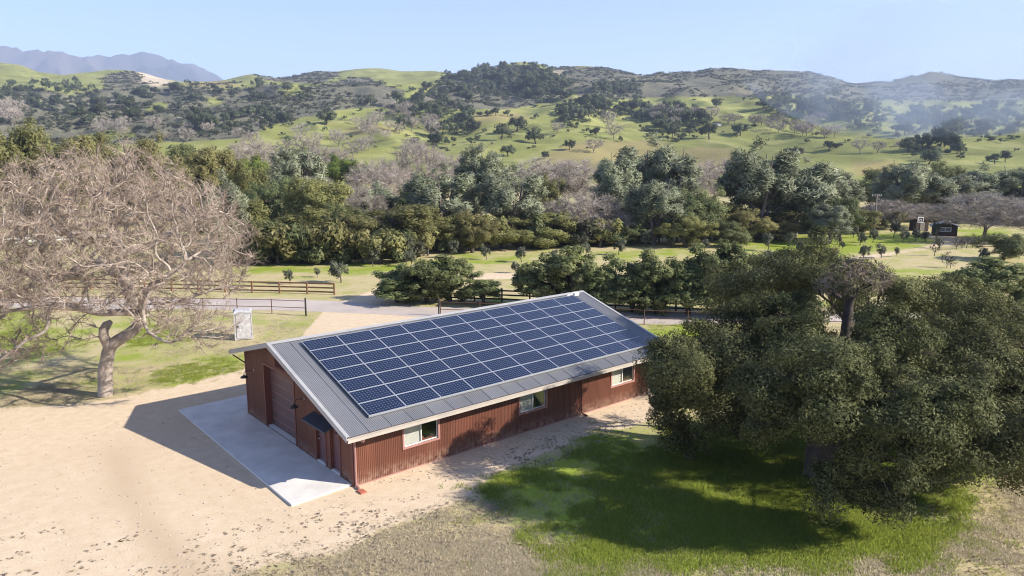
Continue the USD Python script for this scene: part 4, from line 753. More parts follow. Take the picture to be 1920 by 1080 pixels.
pts, par = colonize(rg, pts, par, att, 0.2, 2.2, 0.3, 50, 0.5); r, kids = thick(par, 0.014, 2.2); r = np.minimum(r, 0.26); r[:s0 + 1] = np.linspace(0.36, 0.17, s0 + 1); r[s0 + 1:s1 + 1] = np.linspace(0.17, 0.10, s1 - s0); r[s1 + 1:s5 + 1] = np.maximum(r[s1 + 1:s5 + 1], 0.085)
mb = MB(); limbs(mb, pts, par, r, 0.0, (4, 6, 10)); sn = thing('leaning_oak', 'crooked half dead oak with bare lichen grey limbs rising from the grove', 'tree', bs); obj('trunk', mb.mesh(), M['bark_live'], sn, smooth=60)
thin = np.where(r < 0.04)[0]; thin = thin[thin > s5]; n1 = 3600; src = rg.choice(thin, n1); d1 = unit(unit(pts[src] - pts[par[src]]) + rg.normal(0, .7, (n1, 3)) - V(0, 0, 0.2)); v1, f1 = spikes(pts[src], d1, 0.32 * rg.uniform(.4, 1.4, n1), 0.011, 0.5, rg); obj('twigs', (v1, f1), M['twig_pale'], sn)
tips = pts[(kids == 0) & (pts[:, 2] > 4.5)]; c = tips[rg.random(len(tips)) < 0.6]; leafmesh('crown', leaves(rg, c, np.full((len(c), 1), 0.34), 4200, 0.09, shell=0.9), M['leaf_oak_near'], sn)
# sunlit yellow-green shrub, dead snag twig
def shrub(name, base, w, h, mat, n, size, label, seed, cat='shrub', group=None):
    rg = np.random.default_rng(seed); o = thing(name, label, cat, base, group=group); cc = lumpy(rg, 60, (0, 0, h * 0.5), (w / 2, w / 2, h * 0.5), 8); cc[:, 2] = cc[:, 2].clip(0.1); mb = MB()
    for q in range(9): e = cc[q]; mb.tube([V(0, 0, 0), e * 0.5 + rg.normal(0, .1, 3), e], [0.035, 0.02, 0.006], 5)
    obj('stem', mb.mesh(), M['bark_live'], o); leafmesh('foliage', leaves(rg, cc, np.full((60, 1), w * 0.14), n, size, shell=0.8), M[mat], o); return o
shrub('shrub', at(1800, 905), 2.6, 1.9, 'leaf_lit', 9000, 0.10, 'sunlit yellow green shrub under the right hand oaks', 41)
shrub('shrub', at(1560, 585), 2.2, 5.6, 'leaf_olive', 6000, 0.13, 'ochre tinted bush top poking up behind the bare crooked limbs', 42)
shrub('shrub', at(1740, 830), 2.4, 1.6, 'leaf_oak_near', 7000, 0.10, 'low dark shrub between the big drooping oak and the right edge oak', 43)

# ---------------------------------------------------------------- the belt of trees along the creek
OL = [leafy_kit('olive_oak', 51 + q, 10.0, 10.0, M['leaf_olive'], M['bark_live'], 170, 28000, 0.23, k=19, crad=0.075, trunk_h=0.0, lump=0.34, shell=0.8, flat=-1.0) for q in range(3)]
DK = [leafy_kit('dark_oak', 61 + q, 10.0, 10.0, M['leaf_dark'], M['bark_live'], 160, 26000, 0.23, k=18, crad=0.08, trunk_h=0.0, lump=0.34, shell=0.8, flat=-1.0) for q in range(2)]
PN = [pine_kit('grey_pine', 71 + q, 16.0, 10.0, (1, 3, 4)[q], 24000, 0.55) for q in range(3)]
BR = [leafy_kit('round_tree', 81, 10.0, 9.0, M['leaf_bright'], M['bark_live'], 60, 8000, 0.36, k=7, crad=0.11, trunk_h=0.12)]
BA = [bare_kit('mauve_oak', 91 + q, 10.0, 12.0, 420, 0.55, 5200, 1.1, 13000, 0.55, M['bark_mauve'], M['twig_mauve'], tip=0.026, r1=0.022, r2=0.014) for q in range(2)]
TREES = [  # kind, x, top y, distance, width in the picture, label
 ('ol', -40, 246, 150, 120, 'olive oak at the left end of the far row, cut by the frame'), ('ol', 60, 232, 150, 125, 'tall ochre green oak highest at the left above the bare oak'), ('ol', 130, 258, 140, 100, 'ochre green oak left of centre above the bare oak crown'), ('dk', 175, 262, 165, 90, 'dull green oak tucked behind the ochre oaks at the left'),
 ('ol', 215, 254, 145, 105, 'broad olive oak directly above the crown of the bare oak'), ('ol', 290, 258, 140, 100, 'olive oak with dark shaded left side above the right of the bare oak'), ('dk', 345, 272, 165, 80, 'dark green oak behind the olive oaks right of the bare oak'), ('ol', 385, 280, 150, 110, 'pale olive oak right of the bare oak top'), ('ol', 450, 285, 150, 90, 'yellowish oak above the blue green pine at the left'),
 ('pn2', 412, 328, 82, 85, 'blue green pine partly hidden by the right edge of the bare oak'), ('br', 470, 292, 210, 75, 'bright green round tree in front of the white board fence'), ('ol', 455, 372, 92, 110, 'olive oak just right of the bare oak crown, behind the lawn'),
 ('pn1', 558, 284, 125, 100, 'rounded grey green pine left of the green row along the pale fence'), ('dk', 508, 335, 105, 95, 'dark oak beneath the rounded grey green pine'), ('ol', 600, 335, 100, 120, 'pale mottled oak with twisted limbs in the left middle of the belt'), ('ol', 560, 393, 86, 130, 'bright olive oak reaching the grass at the left front of the belt'), ('dk', 505, 430, 85, 70, 'small dark oak at the foot of the belt near the wooden fence'),
 ('ba', 668, 350, 108, 120, 'leafless oak mixed into the belt beneath the pale fence'), ('ol', 660, 402, 88, 110, 'olive oak at the front edge left of the hedge trees'), ('ol', 745, 385, 88, 130, 'rounded olive oak behind the left hedge trees'), ('ba', 715, 300, 140, 120, 'pale leafless tree right of the pale fence'), ('ba', 790, 268, 170, 110, 'spreading leafless tree on the far side of the creek in the middle left'),
 ('br', 605, 295, 215, 50, 'leftmost bright green tree of the row along the pale fence'), ('br', 640, 290, 215, 60, 'second bright green tree of the row along the pale fence'), ('br', 680, 300, 210, 55, 'third bright green tree of the row along the pale fence'), ('br', 715, 303, 205, 45, 'rightmost bright green tree of the row along the pale fence'),
 ('pn2', 832, 314, 98, 120, 'broad grey green pine behind the left hedge trees'), ('pn0', 900, 276, 108, 85, 'tall thin pine with bare stems showing beneath its top'), ('dk', 780, 345, 110, 70, 'dark oak left of the broad grey green pine'), ('ol', 885, 395, 90, 80, 'rounded brownish oak between two pines at the edge of the field'), ('pn2', 965, 316, 98, 110, 'soft grey pine left of the mauve leafless oaks'), ('ol', 1022, 332, 112, 75, 'yellow green oak under the mauve thicket'),
 ('ba', 1010, 298, 160, 150, 'mauve leafless thicket tree left of two behind the pines'), ('ba', 1085, 300, 155, 150, 'mauve leafless thicket tree beside the brown knoll'), ('ba', 1095, 362, 100, 150, 'leafless oak with dark twisted limbs at the field edge'), ('ol', 1010, 400, 95, 120, 'brownish olive oak behind the tall hedge'), ('ba', 1150, 395, 100, 95, 'low leafless oak left of the grey green pair of pines'),
 ('pn1', 1150, 298, 112, 85, 'round topped pine left of the biggest dark pine'), ('pn2', 1210, 262, 125, 130, 'biggest rounded pine with orange light through its stems'), ('pn1', 1262, 290, 122, 95, 'pale pine against the right side of the biggest rounded pine'), ('pn1', 1227, 343, 100, 95, 'silvery pine in front of the biggest rounded pine'), ('dk', 1170, 420, 98, 70, 'dark undergrowth oak below the round topped pine'),
 ('dk', 1300, 352, 104, 105, 'deep green oak right of the silvery pine'), ('ol', 1345, 370, 108, 100, 'moss green oak left of the forked pine'), ('ba', 1340, 300, 165, 110, 'mauve leafless tree below the pale knoll'), ('ol', 1290, 405, 98, 90, 'low moss green oak at the field edge under the deep green oak'),
 ('pn2', 1425, 268, 112, 130, 'large pine with forked dark trunk right of the centre'), ('pn2', 1492, 292, 115, 125, 'second large pine touching the forked one on its right'), ('pn0', 1565, 318, 125, 85, 'thin pale pine right of the two large ones'), ('dk', 1580, 372, 112, 70, 'dark pine like oak left of the utility pole'), ('pn1', 1560, 385, 108, 70, 'short bushy pine left of the utility pole'), ('ol', 1620, 392, 125, 60, 'green oak hidden behind the utility pole'),
 ('ba', 1662, 375, 135, 90, 'dark leafless oak right of the utility pole'), ('ba', 1720, 382, 140, 90, 'leafless oak over the basketball hoop'), ('pn1', 1690, 308, 150, 85, 'grey green pine above the leafless oaks beside the pole'), ('pn2', 1745, 322, 155, 95, 'broad pine behind the little cabin'), ('pn1', 1800, 330, 158, 85, 'pine right of the cabin roof in the far line'), ('dk', 1770, 305, 190, 80, 'dark tree peeping over the pines behind the cabin'), ('pn2', 1850, 312, 165, 100, 'flat topped pine at the right above the mauve oak'), ('pn1', 1905, 318, 165, 95, 'pine at the right edge of the view'), ('dk', 1640, 318, 175, 80, 'dark green tree left of the grey green pine'),
 ('ba', 1850, 362, 122, 170, 'wide leafless mauve oak right of the cabin'), ('ba', 1945, 370, 125, 150, 'leafless mauve oak cut by the right edge'), ('dk', 1890, 436, 100, 85, 'small dark oak standing on the grass under the mauve oak'),
 ('dk', 1370, 415, 100, 60, 'dark young oak at the foot of the forked pine'), ('pn0', 1660, 330, 165, 60, 'slim pine rising behind the utility pole'), ('ol', 940, 420, 94, 70, 'small brown green oak at the foot of the soft grey pine'), ('dk', 850, 430, 92, 70, 'dark bush oak under the broad pine'), ('ba', 560, 310, 170, 110, 'pale leafless tree left of the bright green row'), ('ba', 480, 262, 260, 110, 'leafless tree at the foot of the scrub hill'), ('ba', 620, 276, 260, 90, 'leafless tree below the grassy slope'), ('ol', 815, 405, 92, 90, 'olive oak at the field edge left of the broad grey green pine'), ('dk', 1060, 425, 98, 90, 'dark oak at the foot of the dark limbed leafless oak'), ('ol', 1125, 430, 99, 80, 'dull olive oak where the field bends under the leafless oaks'), ('dk', 640, 380, 96, 90, 'dark oak between the pale mottled oak and the front olive oaks'), ('pn2', 700, 345, 112, 80, 'grey pine in the left middle of the belt behind the olive oaks'), ('ol', 1455, 395, 110, 90, 'olive oak under the crowns of the two large pines'), ('dk', 1530, 400, 112, 70, 'dark oak at the right foot of the two large pines'), ('ol', 1400, 395, 106, 80, 'moss green oak at the left foot of the forked pine'), ('ba', 860, 290, 190, 100, 'leafless tree behind the tall thin pine')]
size = {'ol': (10, 10), 'dk': (10, 10), 'pn': (16, 10), 'br': (10, 9), 'ba': (10, 12)}; cnt = {}
rg = np.random.default_rng(77)
def belt(kind, px, top, dist, wpx, label, group=None):
    base = at(px, 300); u = ray(px, 400); u = u / math.hypot(u[0], u[1]); b = V(EYE[0] + u[0] * dist, EYE[1] + u[1] * dist, 0); b[2] = height(b[0], b[1])
    fw = (b - EYE) @ FW; dt = ray(px, top); dt = dt / math.hypot(dt[0], dt[1]); h = EYE[2] + dt[2] * dist - b[2]; w = wpx * fw / F
    kk = kind[:2]; pool = {'ol': OL, 'dk': DK, 'pn': PN, 'br': BR, 'ba': BA}[kk]; n = cnt[kk] = cnt.get(kk, -1) + 1
    kt = pool[int(kind[2])] if len(kind) > 2 else pool[n % len(pool)]; H, Wd = size[kk]
    nm = {'ol': 'oak_tree', 'dk': 'oak_tree', 'pn': 'pine_tree', 'br': 'round_tree', 'ba': 'leafless_tree'}[kk]
    Wd, H = KB[str(kt.GetPath())]; s = w / Wd * (1.2 if kk in ('ol', 'dk') else 1.08); return copy(nm, kt, label, 'tree', b, rg.uniform(0, 6.28), (s, s, h / H * 1.0), group)
for t in TREES: belt(*t)
FILL = np.random.default_rng(78)
for q, px in enumerate(np.arange(450, 1960, 42.0)):                 # lesser oaks that close the belt
    y = np.interp(px, [440, 760, 960, 1250, 1440, 1700, 1960], [420, 415, 400, 395, 385, 375, 372]); d_ = np.interp(px, [440, 760, 1250, 1450, 1700, 1960], [96, 98, 108, 122, 150, 150]) + FILL.uniform(0, 22)
    belt('ol' if FILL.random() < .6 else 'dk', px + FILL.uniform(-12, 12), y + FILL.uniform(-28, 22), d_, FILL.uniform(60, 100), 'lesser oak filling the gaps between the bigger trees of the creek belt', 'lesser oaks of the creek belt')
# low bushes along the foot of the belt
BU = [leafy_kit('bush', 101 + q, 2.4, 3.4, M[m], M['bark_live'], 26, 2200, 0.26, k=6, crad=0.14, trunk_h=0.02, shell=0.9) for q, m in enumerate(('leaf_olive', 'leaf_dark', 'leaf_scrub'))]
edge = [(440, 494), (520, 497), (600, 497), (690, 496), (760, 493), (820, 478), (900, 470), (1000, 466), (1120, 464), (1250, 456), (1350, 450), (1440, 442), (1560, 437), (1680, 432), (1700, 431)]
ex, ey = np.array(edge).T
for px in np.arange(446, 1690, 24.0):
    b = at(px + rg.uniform(-9, 9), np.interp(px, ex, ey) - rg.uniform(0, 3)); s = rg.uniform(0.8, 1.7)
    copy('bush', BU[rg.choice(3, p=(.5, .3, .2))], 'low bush along the foot of the creek trees where the field begins', 'shrub', b, rg.uniform(0, 6.28), (s, s, s * rg.uniform(.8, 1.3)), 'bushes along the foot of the creek trees')

# ---------------------------------------------------------------- hedge trees along the lane
HG = [leafy_kit('hedge_tree', 111 + q, 4.0, 3.6, M['leaf_hedge'], M['bark_live'], 110, 15000, 0.15, k=11, crad=0.085, trunk_h=0.0, lump=0.42, shell=0.85, flat=-1.0) for q in range(3)]
HEDGE = [(745, 566, 497, 85, 'leftmost of the small trees by the lane, beside the track'), (797, 567, 489, 90, 'second small tree by the lane, paler at its top'), (845, 567, 478, 85, 'bright green tree with a pointed top in the left lane group'), (906, 572, 511, 66, 'lone small tree standing just above the barn roof ridge'),
 (1022, 575, 478, 90, 'first tall tree of the long hedge, above the roof ridge end'), (1082, 580, 466, 105, 'pale tall tree of the hedge behind the ridge end'), (1132, 582, 478, 80, 'olive hedge tree right of the pale tall one'), (1182, 585, 500, 85, 'low round hedge tree with silvery leaves'), (1232, 588, 472, 90, 'full hedge tree above the bright grass'), (1290, 588, 462, 95, 'deep green hedge tree above the bright grass'), (1345, 590, 455, 95, 'pale broad hedge tree left of the grove'), (1400, 590, 478, 95, 'grey green hedge tree half hidden by the grove'), (1470, 592, 500, 90, 'hedge tree behind the top of the dark oak'),
 (1815, 576, 503, 85, 'dark small tree by the lane at the right'), (1868, 575, 484, 110, 'pale green feathery tree by the lane at the right edge'), (1915, 578, 520, 60, 'low tree by the lane cut by the right edge')]
for q, (px, by, top, wpx, label) in enumerate(HEDGE):
    b = at(px, by); fw = (b - EYE) @ FW; d = ray(px, top); d = d / (d @ FH); h = (EYE + d * ((b - EYE) @ FH))[2]; Wd, H = KB[str(HG[q % 3].GetPath())]; s = wpx * fw / F / Wd * 1.25
    copy('lane_tree', HG[q % 3], label, 'tree', b, rg.uniform(0, 6.28), (s, s, h / H))
# young olives set out over the field
YO = [leafy_kit('young_olive', 121 + q, 1.6, 1.5, M['leaf_greyolive'], M['bark_live'], 26, 1100, 0.15, k=6, crad=0.15, trunk_h=0.12, shell=0.9) for q in range(2)]
OLV = [(543, 533, 18), (640, 530, 36), (700, 500, 26), (595, 520, 12), (770, 500, 20), (795, 478, 16), (848, 484, 22), (912, 487, 18), (978, 492, 24), (1035, 490, 20), (1098, 480, 18), (1160, 478, 22), (1212, 464, 22), (1258, 464, 18), (1150, 505, 18), (968, 512, 16), (1440, 505, 26), (1400, 462, 14), (1440, 470, 24), (1478, 462, 18), (1545, 466, 20), (1570, 458, 16), (1578, 468, 12), (1612, 460, 20), (1636, 455, 18), (1600, 446, 20), (1675, 445, 22), (1692, 456, 20), (1716, 454, 20), (1735, 453, 18), (1755, 450, 20), (1762, 466, 16), (1620, 488, 20), (1652, 484, 20), (1680, 481, 12), (1840, 490, 20), (880, 470, 14), (1320, 470, 16), (1350, 462, 14), (1500, 470, 16), (1520, 452, 14)]
for q, (px, py, wpx) in enumerate(OLV):
    b = at(px, py); s = wpx * ((b - EYE) @ FW) / F / 1.5 * 1.1
    copy('young_olive_tree', YO[q % 2], 'young grey green olive tree planted in the open field beyond the lane', 'tree', b, rg.uniform(0, 6.28), (s, s, s * rg.uniform(1.0, 1.4)), 'young olive trees planted over the field')
VI = bare_kit('vine', 131, 1.3, 1.2, 40, 0.16, 160, 0.28, 200, 0.14, M['bark_live'], M['bark_live'], tip=0.014, r1=0.010, r2=0.006)
for px, py in ((1793, 468), (1803, 466), (1812, 466), (1824, 464), (1832, 465), (1842, 463), (1775, 502), (1782, 503), (1752, 640 - 160)):
    b = at(px, py); copy('bare_sapling', VI, 'bare fruit sapling in the row below the cabin track', 'tree', b, rg.uniform(0, 6.28), rg.uniform(0.9, 1.5), 'bare fruit saplings below the cabin track')

# ---------------------------------------------------------------- trees and scrub over the hills
HO = [leafy_kit('hill_oak', 141 + q, 8.0, 9.5, M['leaf_hill'], M['bark_live'], 26, 1500, 0.75, k=7, crad=0.13, trunk_h=0.10, lump=0.42, shell=0.9) for q in range(3)]
HB = [bare_kit('hill_bare_oak', 151 + q, 8.0, 10.0, 120, 0.8, 520, 1.2, 900, 0.7, M['bark_mauve'], M['twig_mauve'], tip=0.05, r1=0.05, r2=0.035) for q in range(2)]
QUOTA, FAR = 15.5, []
def hill(kind, px, py, wpx, label, group):
    b = hit(px, py); s = wpx * ((b - EYE) @ FW) / F / (9.5 if kind == 'd' else 10.0) * 1.12; s = min(s, 2.0)
    if group and kind == 'd' and wpx < QUOTA: FAR.append((*(b - V(0, 0, 0.2)), s, rg.integers(3))); return
    pool = HO if kind == 'd' else HB
    copy('hill_oak' if kind == 'd' else 'hill_bare_oak', pool[rg.integers(len(pool))], label, 'tree', b - V(0, 0, 0.2), rg.uniform(0, 6.28), (s, s, s * rg.uniform(0.8, 1.1)), group)
SINGLE = [('d', 760, 243, 32, 'rounded dark oak alone on the grass slope above the bright green row'), ('d', 612, 235, 44, 'dark double oak on the shoulder left of the grass slope'), ('d', 1005, 270, 36, 'dark oak with a long shadow left of the brown knoll'), ('d', 970, 247, 40, 'wide oak above the two shadowed oaks'), ('d', 940, 262, 40, 'broad oak left of the dark shadowed oak'), ('d', 952, 293, 32, 'grey green oak lowest on the central slope'), ('d', 1068, 282, 24, 'dark small oak on the brown knoll'), ('d', 1022, 298, 20, 'little dark bush oak left on the brown knoll'), ('d', 1118, 256, 22, 'dark crown behind the mauve oak on the knoll'), ('b', 1113, 288, 40, 'pale mauve oak on the brown knoll'), ('b', 1150, 262, 34, 'pale leafless oak right of the knoll oak'),
 ('d', 900, 219, 14, 'smallest dark oak high on the central slope'), ('d', 915, 219, 16, 'dark oak in the high line of four'), ('d', 930, 218, 18, 'third dark oak in the high line of four'), ('d', 951, 219, 15, 'dark oak at the right end of the high line'), ('b', 1045, 250, 26, 'pale oak with bare limbs in the middle of the slope'), ('d', 1007, 199, 16, 'dark oak under the wooded summit'), ('b', 1140, 240, 36, 'pale leafless oak on the right of the central slope'), ('d', 778, 278, 24, 'dark round oak at the foot of the slope above the leafless trees'),
 ('d', 1554, 285, 28, 'dark oak in the middle of the right hand meadow'), ('d', 1330, 262, 40, 'dark oak pair on the left of the right meadow'), ('d', 1388, 255, 34, 'dark oak above the forked pine'), ('b', 1565, 258, 28, 'leafless oak above the meadow hollow'), ('b', 1612, 288, 34, 'leafless oak with spreading limbs in the right meadow'), ('b', 1645, 288, 34, 'leafless oak touching its neighbour in the right meadow'), ('b', 1687, 282, 26, 'small leafless oak at the right of the meadow'), ('d', 1490, 300, 38, 'dark oak on the bank behind the second large pine'), ('d', 1865, 308, 26, 'dark oak pair left on the far right field'), ('d', 1885, 305, 26, 'dark oak pair right on the far right field'), ('d', 1342, 203, 24, 'dark oak on the high left meadow'), ('d', 1430, 205, 30, 'dark oak cluster on the high meadow'), ('b', 1460, 250, 22, 'small leafless oak on the bright bank'), ('b', 1490, 252, 22, 'leafless oak with a short trunk on the bright bank'), ('b', 1535, 235, 28, 'leafless oak on the rise of the bright meadow')]
for s in SINGLE: hill(*s, None)
CL = [  # kind, number, outline in the picture, sizes, label
 ('d', 60, [(850, 135), (930, 126), (985, 128), (1030, 140), (1055, 160), (1000, 178), (900, 172), (830, 165)], (10, 20), 'dark oak in the wood on the flank of the central summit'),
 ('d', 30, [(975, 155), (1050, 150), (1068, 172), (1055, 186), (980, 186), (965, 172)], (16, 26), 'dark oak in the dense grove under the cut track'),
 ('d', 12, [(1120, 170), (1190, 165), (1195, 180), (1125, 180)], (14, 22), 'dark oak in the shaded hollow of the grey ridge'),
 ('d', 34, [(800, 165), (900, 175), (930, 190), (860, 200), (800, 225), (740, 215), (680, 200), (760, 190)], (12, 24), 'dark oak on the broken ground left of the central slope'),
 ('d', 22, [(1050, 205), (1110, 192), (1130, 215), (1060, 235)], (14, 26), 'dark oak in the grove right of the central slope'),
 ('d', 44, [(1110, 195), (1200, 205), (1300, 215), (1330, 240), (1270, 265), (1200, 230), (1130, 205)], (14, 30), 'dark oak in the long belt between the two meadows'),
 ('d', 36, [(1440, 200), (1560, 195), (1640, 205), (1650, 235), (1560, 225), (1450, 225)], (14, 32), 'dark oak in the belt around the small white house'),
 ('d', 40, [(1640, 215), (1740, 215), (1920, 205), (1960, 235), (1900, 262), (1800, 255), (1700, 250), (1690, 290), (1720, 300)], (16, 34), 'dark oak in the smoky wood at the right'),
 ('d', 26, [(0, 175), (60, 160), (150, 165), (200, 200), (130, 215), (20, 205)], (10, 20), 'dark oak in the scrub under the left green hill'),
 ('d', 44, [(200, 195), (300, 170), (420, 165), (520, 165), (600, 175), (560, 195), (420, 195), (300, 215), (210, 235), (90, 240)], (12, 24), 'dark oak scattered through the grey scrub at the left'),
 ('d', 20, [(340, 225), (420, 215), (520, 215), (540, 230), (450, 248), (350, 245)], (16, 28), 'dark oak along the lower left slope'),
 ('d', 12, [(1710, 255), (1790, 248), (1800, 290), (1740, 310), (1715, 300)], (22, 40), 'dark oak in the gully right of the bright meadow'),
 ('b', 18, [(480, 262), (660, 262), (800, 285), (820, 300), (640, 300), (430, 290)], (22, 38), 'pale leafless oak along the foot of the left slope'),
 ('b', 20, [(640, 215), (760, 210), (830, 230), (820, 262), (740, 270), (650, 262)], (18, 34), 'pale leafless oak on the left of the grass slope'),
 ('b', 26, [(1180, 215), (1300, 222), (1420, 228), (1560, 240), (1560, 262), (1420, 245), (1250, 240)], (18, 30), 'pale leafless oak between the meadows'),
 ('b', 12, [(200, 240), (420, 245), (480, 260), (400, 275), (120, 255)], (20, 32), 'mauve leafless oak above the left ochre oaks'),
 ('b', 8, [(-40, 215), (90, 222), (100, 250), (-40, 245)], (40, 60), 'pinkish leafless tree on the far left slope'),
 ('d', 16, [(820, 215), (880, 210), (900, 255), (840, 280), (800, 270)], (16, 30), 'oak in the mixed clump left of the slope centre')]
for kind, n, q, (s0, s1), label in CL:
    pg = Polygon(q); x0, y0, x1, y1 = pg.bounds; k = 0
    while k < n:
        px, py = rg.uniform(x0, x1), rg.uniform(y0, y1)
        if contains_xy(pg, px, py): hill(kind, px, py, rg.uniform(s0, s1) * 1.15, label, label.replace('dark oak', 'dark oaks').replace('pale leafless oak', 'pale leafless oaks').replace('mauve leafless oak', 'mauve leafless oaks').replace('leafless tree', 'leafless trees')); k += 1
# more trees too small to tell apart, thickening the same woods
for kind, n, q, (s0, s1), label in CL:
    if kind == 'd':
        pg = Polygon(q).buffer(10); x0, y0, x1, y1 = pg.bounds
        for px, py in zip(rg.uniform(x0, x1, n * 5), rg.uniform(y0, y1, n * 5)):
            if contains_xy(pg, px, py): hill('d', px, py, rg.uniform(8, 15), label, 'far')
for px, py in zip(rg.uniform(0, 1920, 260), rg.uniform(165, 285, 260)): hill('d', px, py, rg.uniform(5, 14), '', 'far')
# scrub that nobody could count
SC = UsdGeom.Xform.Define(stage, '/World/scrub_kit_holder') if False else None
rs = np.random.default_rng(161); ang = []; 
i_s, j_s = np.nonzero(mask[..., 2] > 0.35); wgt = (R[i_s, j_s] ** 2); pick = rs.choice(len(i_s), 26000, p=wgt / wgt.sum()); ii, jj = i_s[pick], j_s[pick]
sx = GX[ii, jj] + rs.normal(0, 1, len(ii)) * R[ii, jj] * 0.004; sy = GY[ii, jj] + rs.normal(0, 1, len(ii)) * R[ii, jj] * 0.004
dn_ = fbm(np.stack([sx / 60, sy / 60, 0 * sx], 1), 21, 3); keep = dn_ > 0.42; sx, sy = sx[keep], sy[keep]; sz = height(sx, sy)
scr = UsdGeom.PointInstancer.Define(stage, '/World/hillside_scrub')
def scatter(pi, protos, pos, yaw, sc, idx):
    pi.CreatePrototypesRel().SetTargets([p.GetPath() for p in protos]); pi.CreateProtoIndicesAttr(Vt.IntArray.FromNumpy(idx.astype(np.int32))); pi.CreatePositionsAttr(Vt.Vec3fArray.FromNumpy(pos.astype(np.float32)))
    pi.CreateOrientationsAttr(Vt.QuathArray([Gf.Quath(float(math.cos(a / 2)), 0, 0, float(math.sin(a / 2))) for a in yaw])); pi.CreateScalesAttr(Vt.Vec3fArray.FromNumpy(np.asarray(sc, np.float32)))
pr = []
for q in range(2):
    g2 = np.random.default_rng(165 + q); cc = g2.normal(0, 1, (7, 3)) * V(0.8, 0.8, 0.25) + V(0, 0, 0.7); pr.append(leafmesh('shrub', leaves(g2, cc, np.full((7, 1), 0.75), 60, 0.75, shell=0.9), M['leaf_scrub'], '/World/hillside_scrub'))
n = len(sx); s = rs.uniform(1.0, 2.6, n); scatter(scr, pr, np.stack([sx, sy, sz], 1), rs.uniform(0, 6.28, n), np.stack([s, s, s * 0.8], 1), rs.integers(0, 2, n))
tag(scr.GetPrim(), 'grey green chaparral covering the hillsides', 'scrub', kind='stuff')

fo = UsdGeom.PointInstancer.Define(stage, '/World/far_oaks'); fa = np.array(FAR); pr = []
for q in range(3):
    g2 = np.random.default_rng(171 + q); cc = lumpy(g2, 16, (0, 0, 4.0), (4.6, 4.6, 3.6), 6); pr.append(leafmesh('oak', leaves(g2, cc, np.full((16, 1), 1.3), 700, 0.8, shell=0.9), M['leaf_hill'], '/World/far_oaks'))
scatter(fo, pr, fa[:, :3], rs.uniform(0, 6.28, len(fa)), np.stack([fa[:, 3]] * 2 + [fa[:, 3] * rs.uniform(.75, 1.1, len(fa))], 1), fa[:, 4].astype(int)); tag(fo.GetPrim(), 'distant dark oaks thickening the woods on the hills', 'oak wood', kind='stuff')

# ---------------------------------------------------------------- fences, posts and small buildings
def fence(name, pts_px, label, h, rails, spacing, pr_, rr_, mat, round_=False, postmat=None, skip_last=False):
    """posts along a line read in the picture, rails between them; every post and rail a part"""
    way = np.array([at(*q) for q in pts_px]); L = np.r_[0, np.cumsum(np.linalg.norm(np.diff(way, axis=0), axis=1))]; n = max(1, int(round(L[-1] / spacing))); t = np.linspace(0, L[-1], n + 1)
    p = np.stack([np.interp(t, L, way[:, i]) for i in range(3)], 1); f = thing(name, label, 'fence', p[0]); p = p - p[0]
    for q in p:
        obj('post', MB().tube([q - V(0, 0, .02), q + V(0, 0, h + 0.03)], pr_, 8 if round_ else 4).mesh(), postmat or mat, f)
    for a, b in zip(p[:-1], p[1:]):
        for z in rails:
            if round_: m = MB().tube([a + V(0, 0, z), b + V(0, 0, z)], rr_, 6)
            else:
                d = unit(b - a); sd = np.cross(d, V(0, 0, 1)); m = MB().slab(a + V(0, 0, z - rr_) + sd * 0.05, b - a, sd * 0.035, V(0, 0, 2 * rr_))
            obj('rail', m.mesh(), mat, f)
    return f
fence('pipe_fence', [(573, 591), (511, 588.5), (390, 586), (200, 583), (0, 580), (-60, 579)], 'rusty two rail pipe fence between lawn and lane, left of the drive', 1.12, (0.55, 1.08), 2.6, 0.035, 0.026, M['rusty_pipe'], True)
fence('pipe_fence', [(826, 592), (1050, 600), (1237, 611), (1420, 616), (1660, 616), (1930, 612)], 'rusty two rail pipe fence behind the barn, right of the drive', 1.12, (0.5, 1.05), 2.9, 0.035, 0.026, M['rusty_pipe'], True)
for px, py, l in ((574, 592.5, 'black steel gate post at the left side of the drive'), (823, 592.5, 'black steel gate post at the right side of the drive')):
    b = at(px, py); g = thing('gate_post', l, 'post', b); obj('shaft', MB().tube([V(0, 0, 0), V(0, 0, 1.32)], 0.06, 10).mesh(), M['black_metal'], g); obj('cap', trimesh.creation.icosphere(1, 0.065).apply_translation((0, 0, 1.33)), M['black_metal'], g)
fence('wooden_fence', [(627, 553), (587, 551.5), (430, 548), (300, 545), (120, 543)], 'brown three rail wooden fence beyond the lane at the left', 1.0, (0.22, 0.58, 0.94), 2.4, 0.085, 0.065, M['fence_wood'])
fence('wooden_fence', [(738, 559), (830, 562), (985, 568), (1180, 580), (1330, 586), (1500, 588)], 'dark three rail fence running behind the hedge trees', 1.05, (0.25, 0.6, 0.95), 2.3, 0.085, 0.06, M['dark_wood'])
fence('wooden_fence', [(1720, 584), (1830, 581.5), (1960, 577)], 'low reddish rail fence on the far side of the lane at the right', 0.55, (0.25, 0.5), 2.4, 0.06, 0.04, M['rusty_pipe'])
def far_fence(pts_px, d, label, mat):
    w = []
    for px in pts_px:
        u = ray(px, 400); u = u / math.hypot(u[0], u[1]); q = V(EYE[0] + u[0] * d, EYE[1] + u[1] * d, 0); q[2] = height(q[0], q[1]); w.append(q)
    f = thing('board_fence', label, 'fence', w[0])
    for i, q in enumerate(w):
        obj('post', MB().tube([q - w[0], q - w[0] + V(0, 0, 1.3)], 0.1, 4).mesh(), mat, f)
        if i:
            for z in (0.35, 0.75, 1.15): obj('rail', MB().slab(w[i - 1] - w[0] + V(0, 0, z), q - w[i - 1], V(0.04, 0, 0), V(0, 0, 0.17)).mesh(), mat, f)
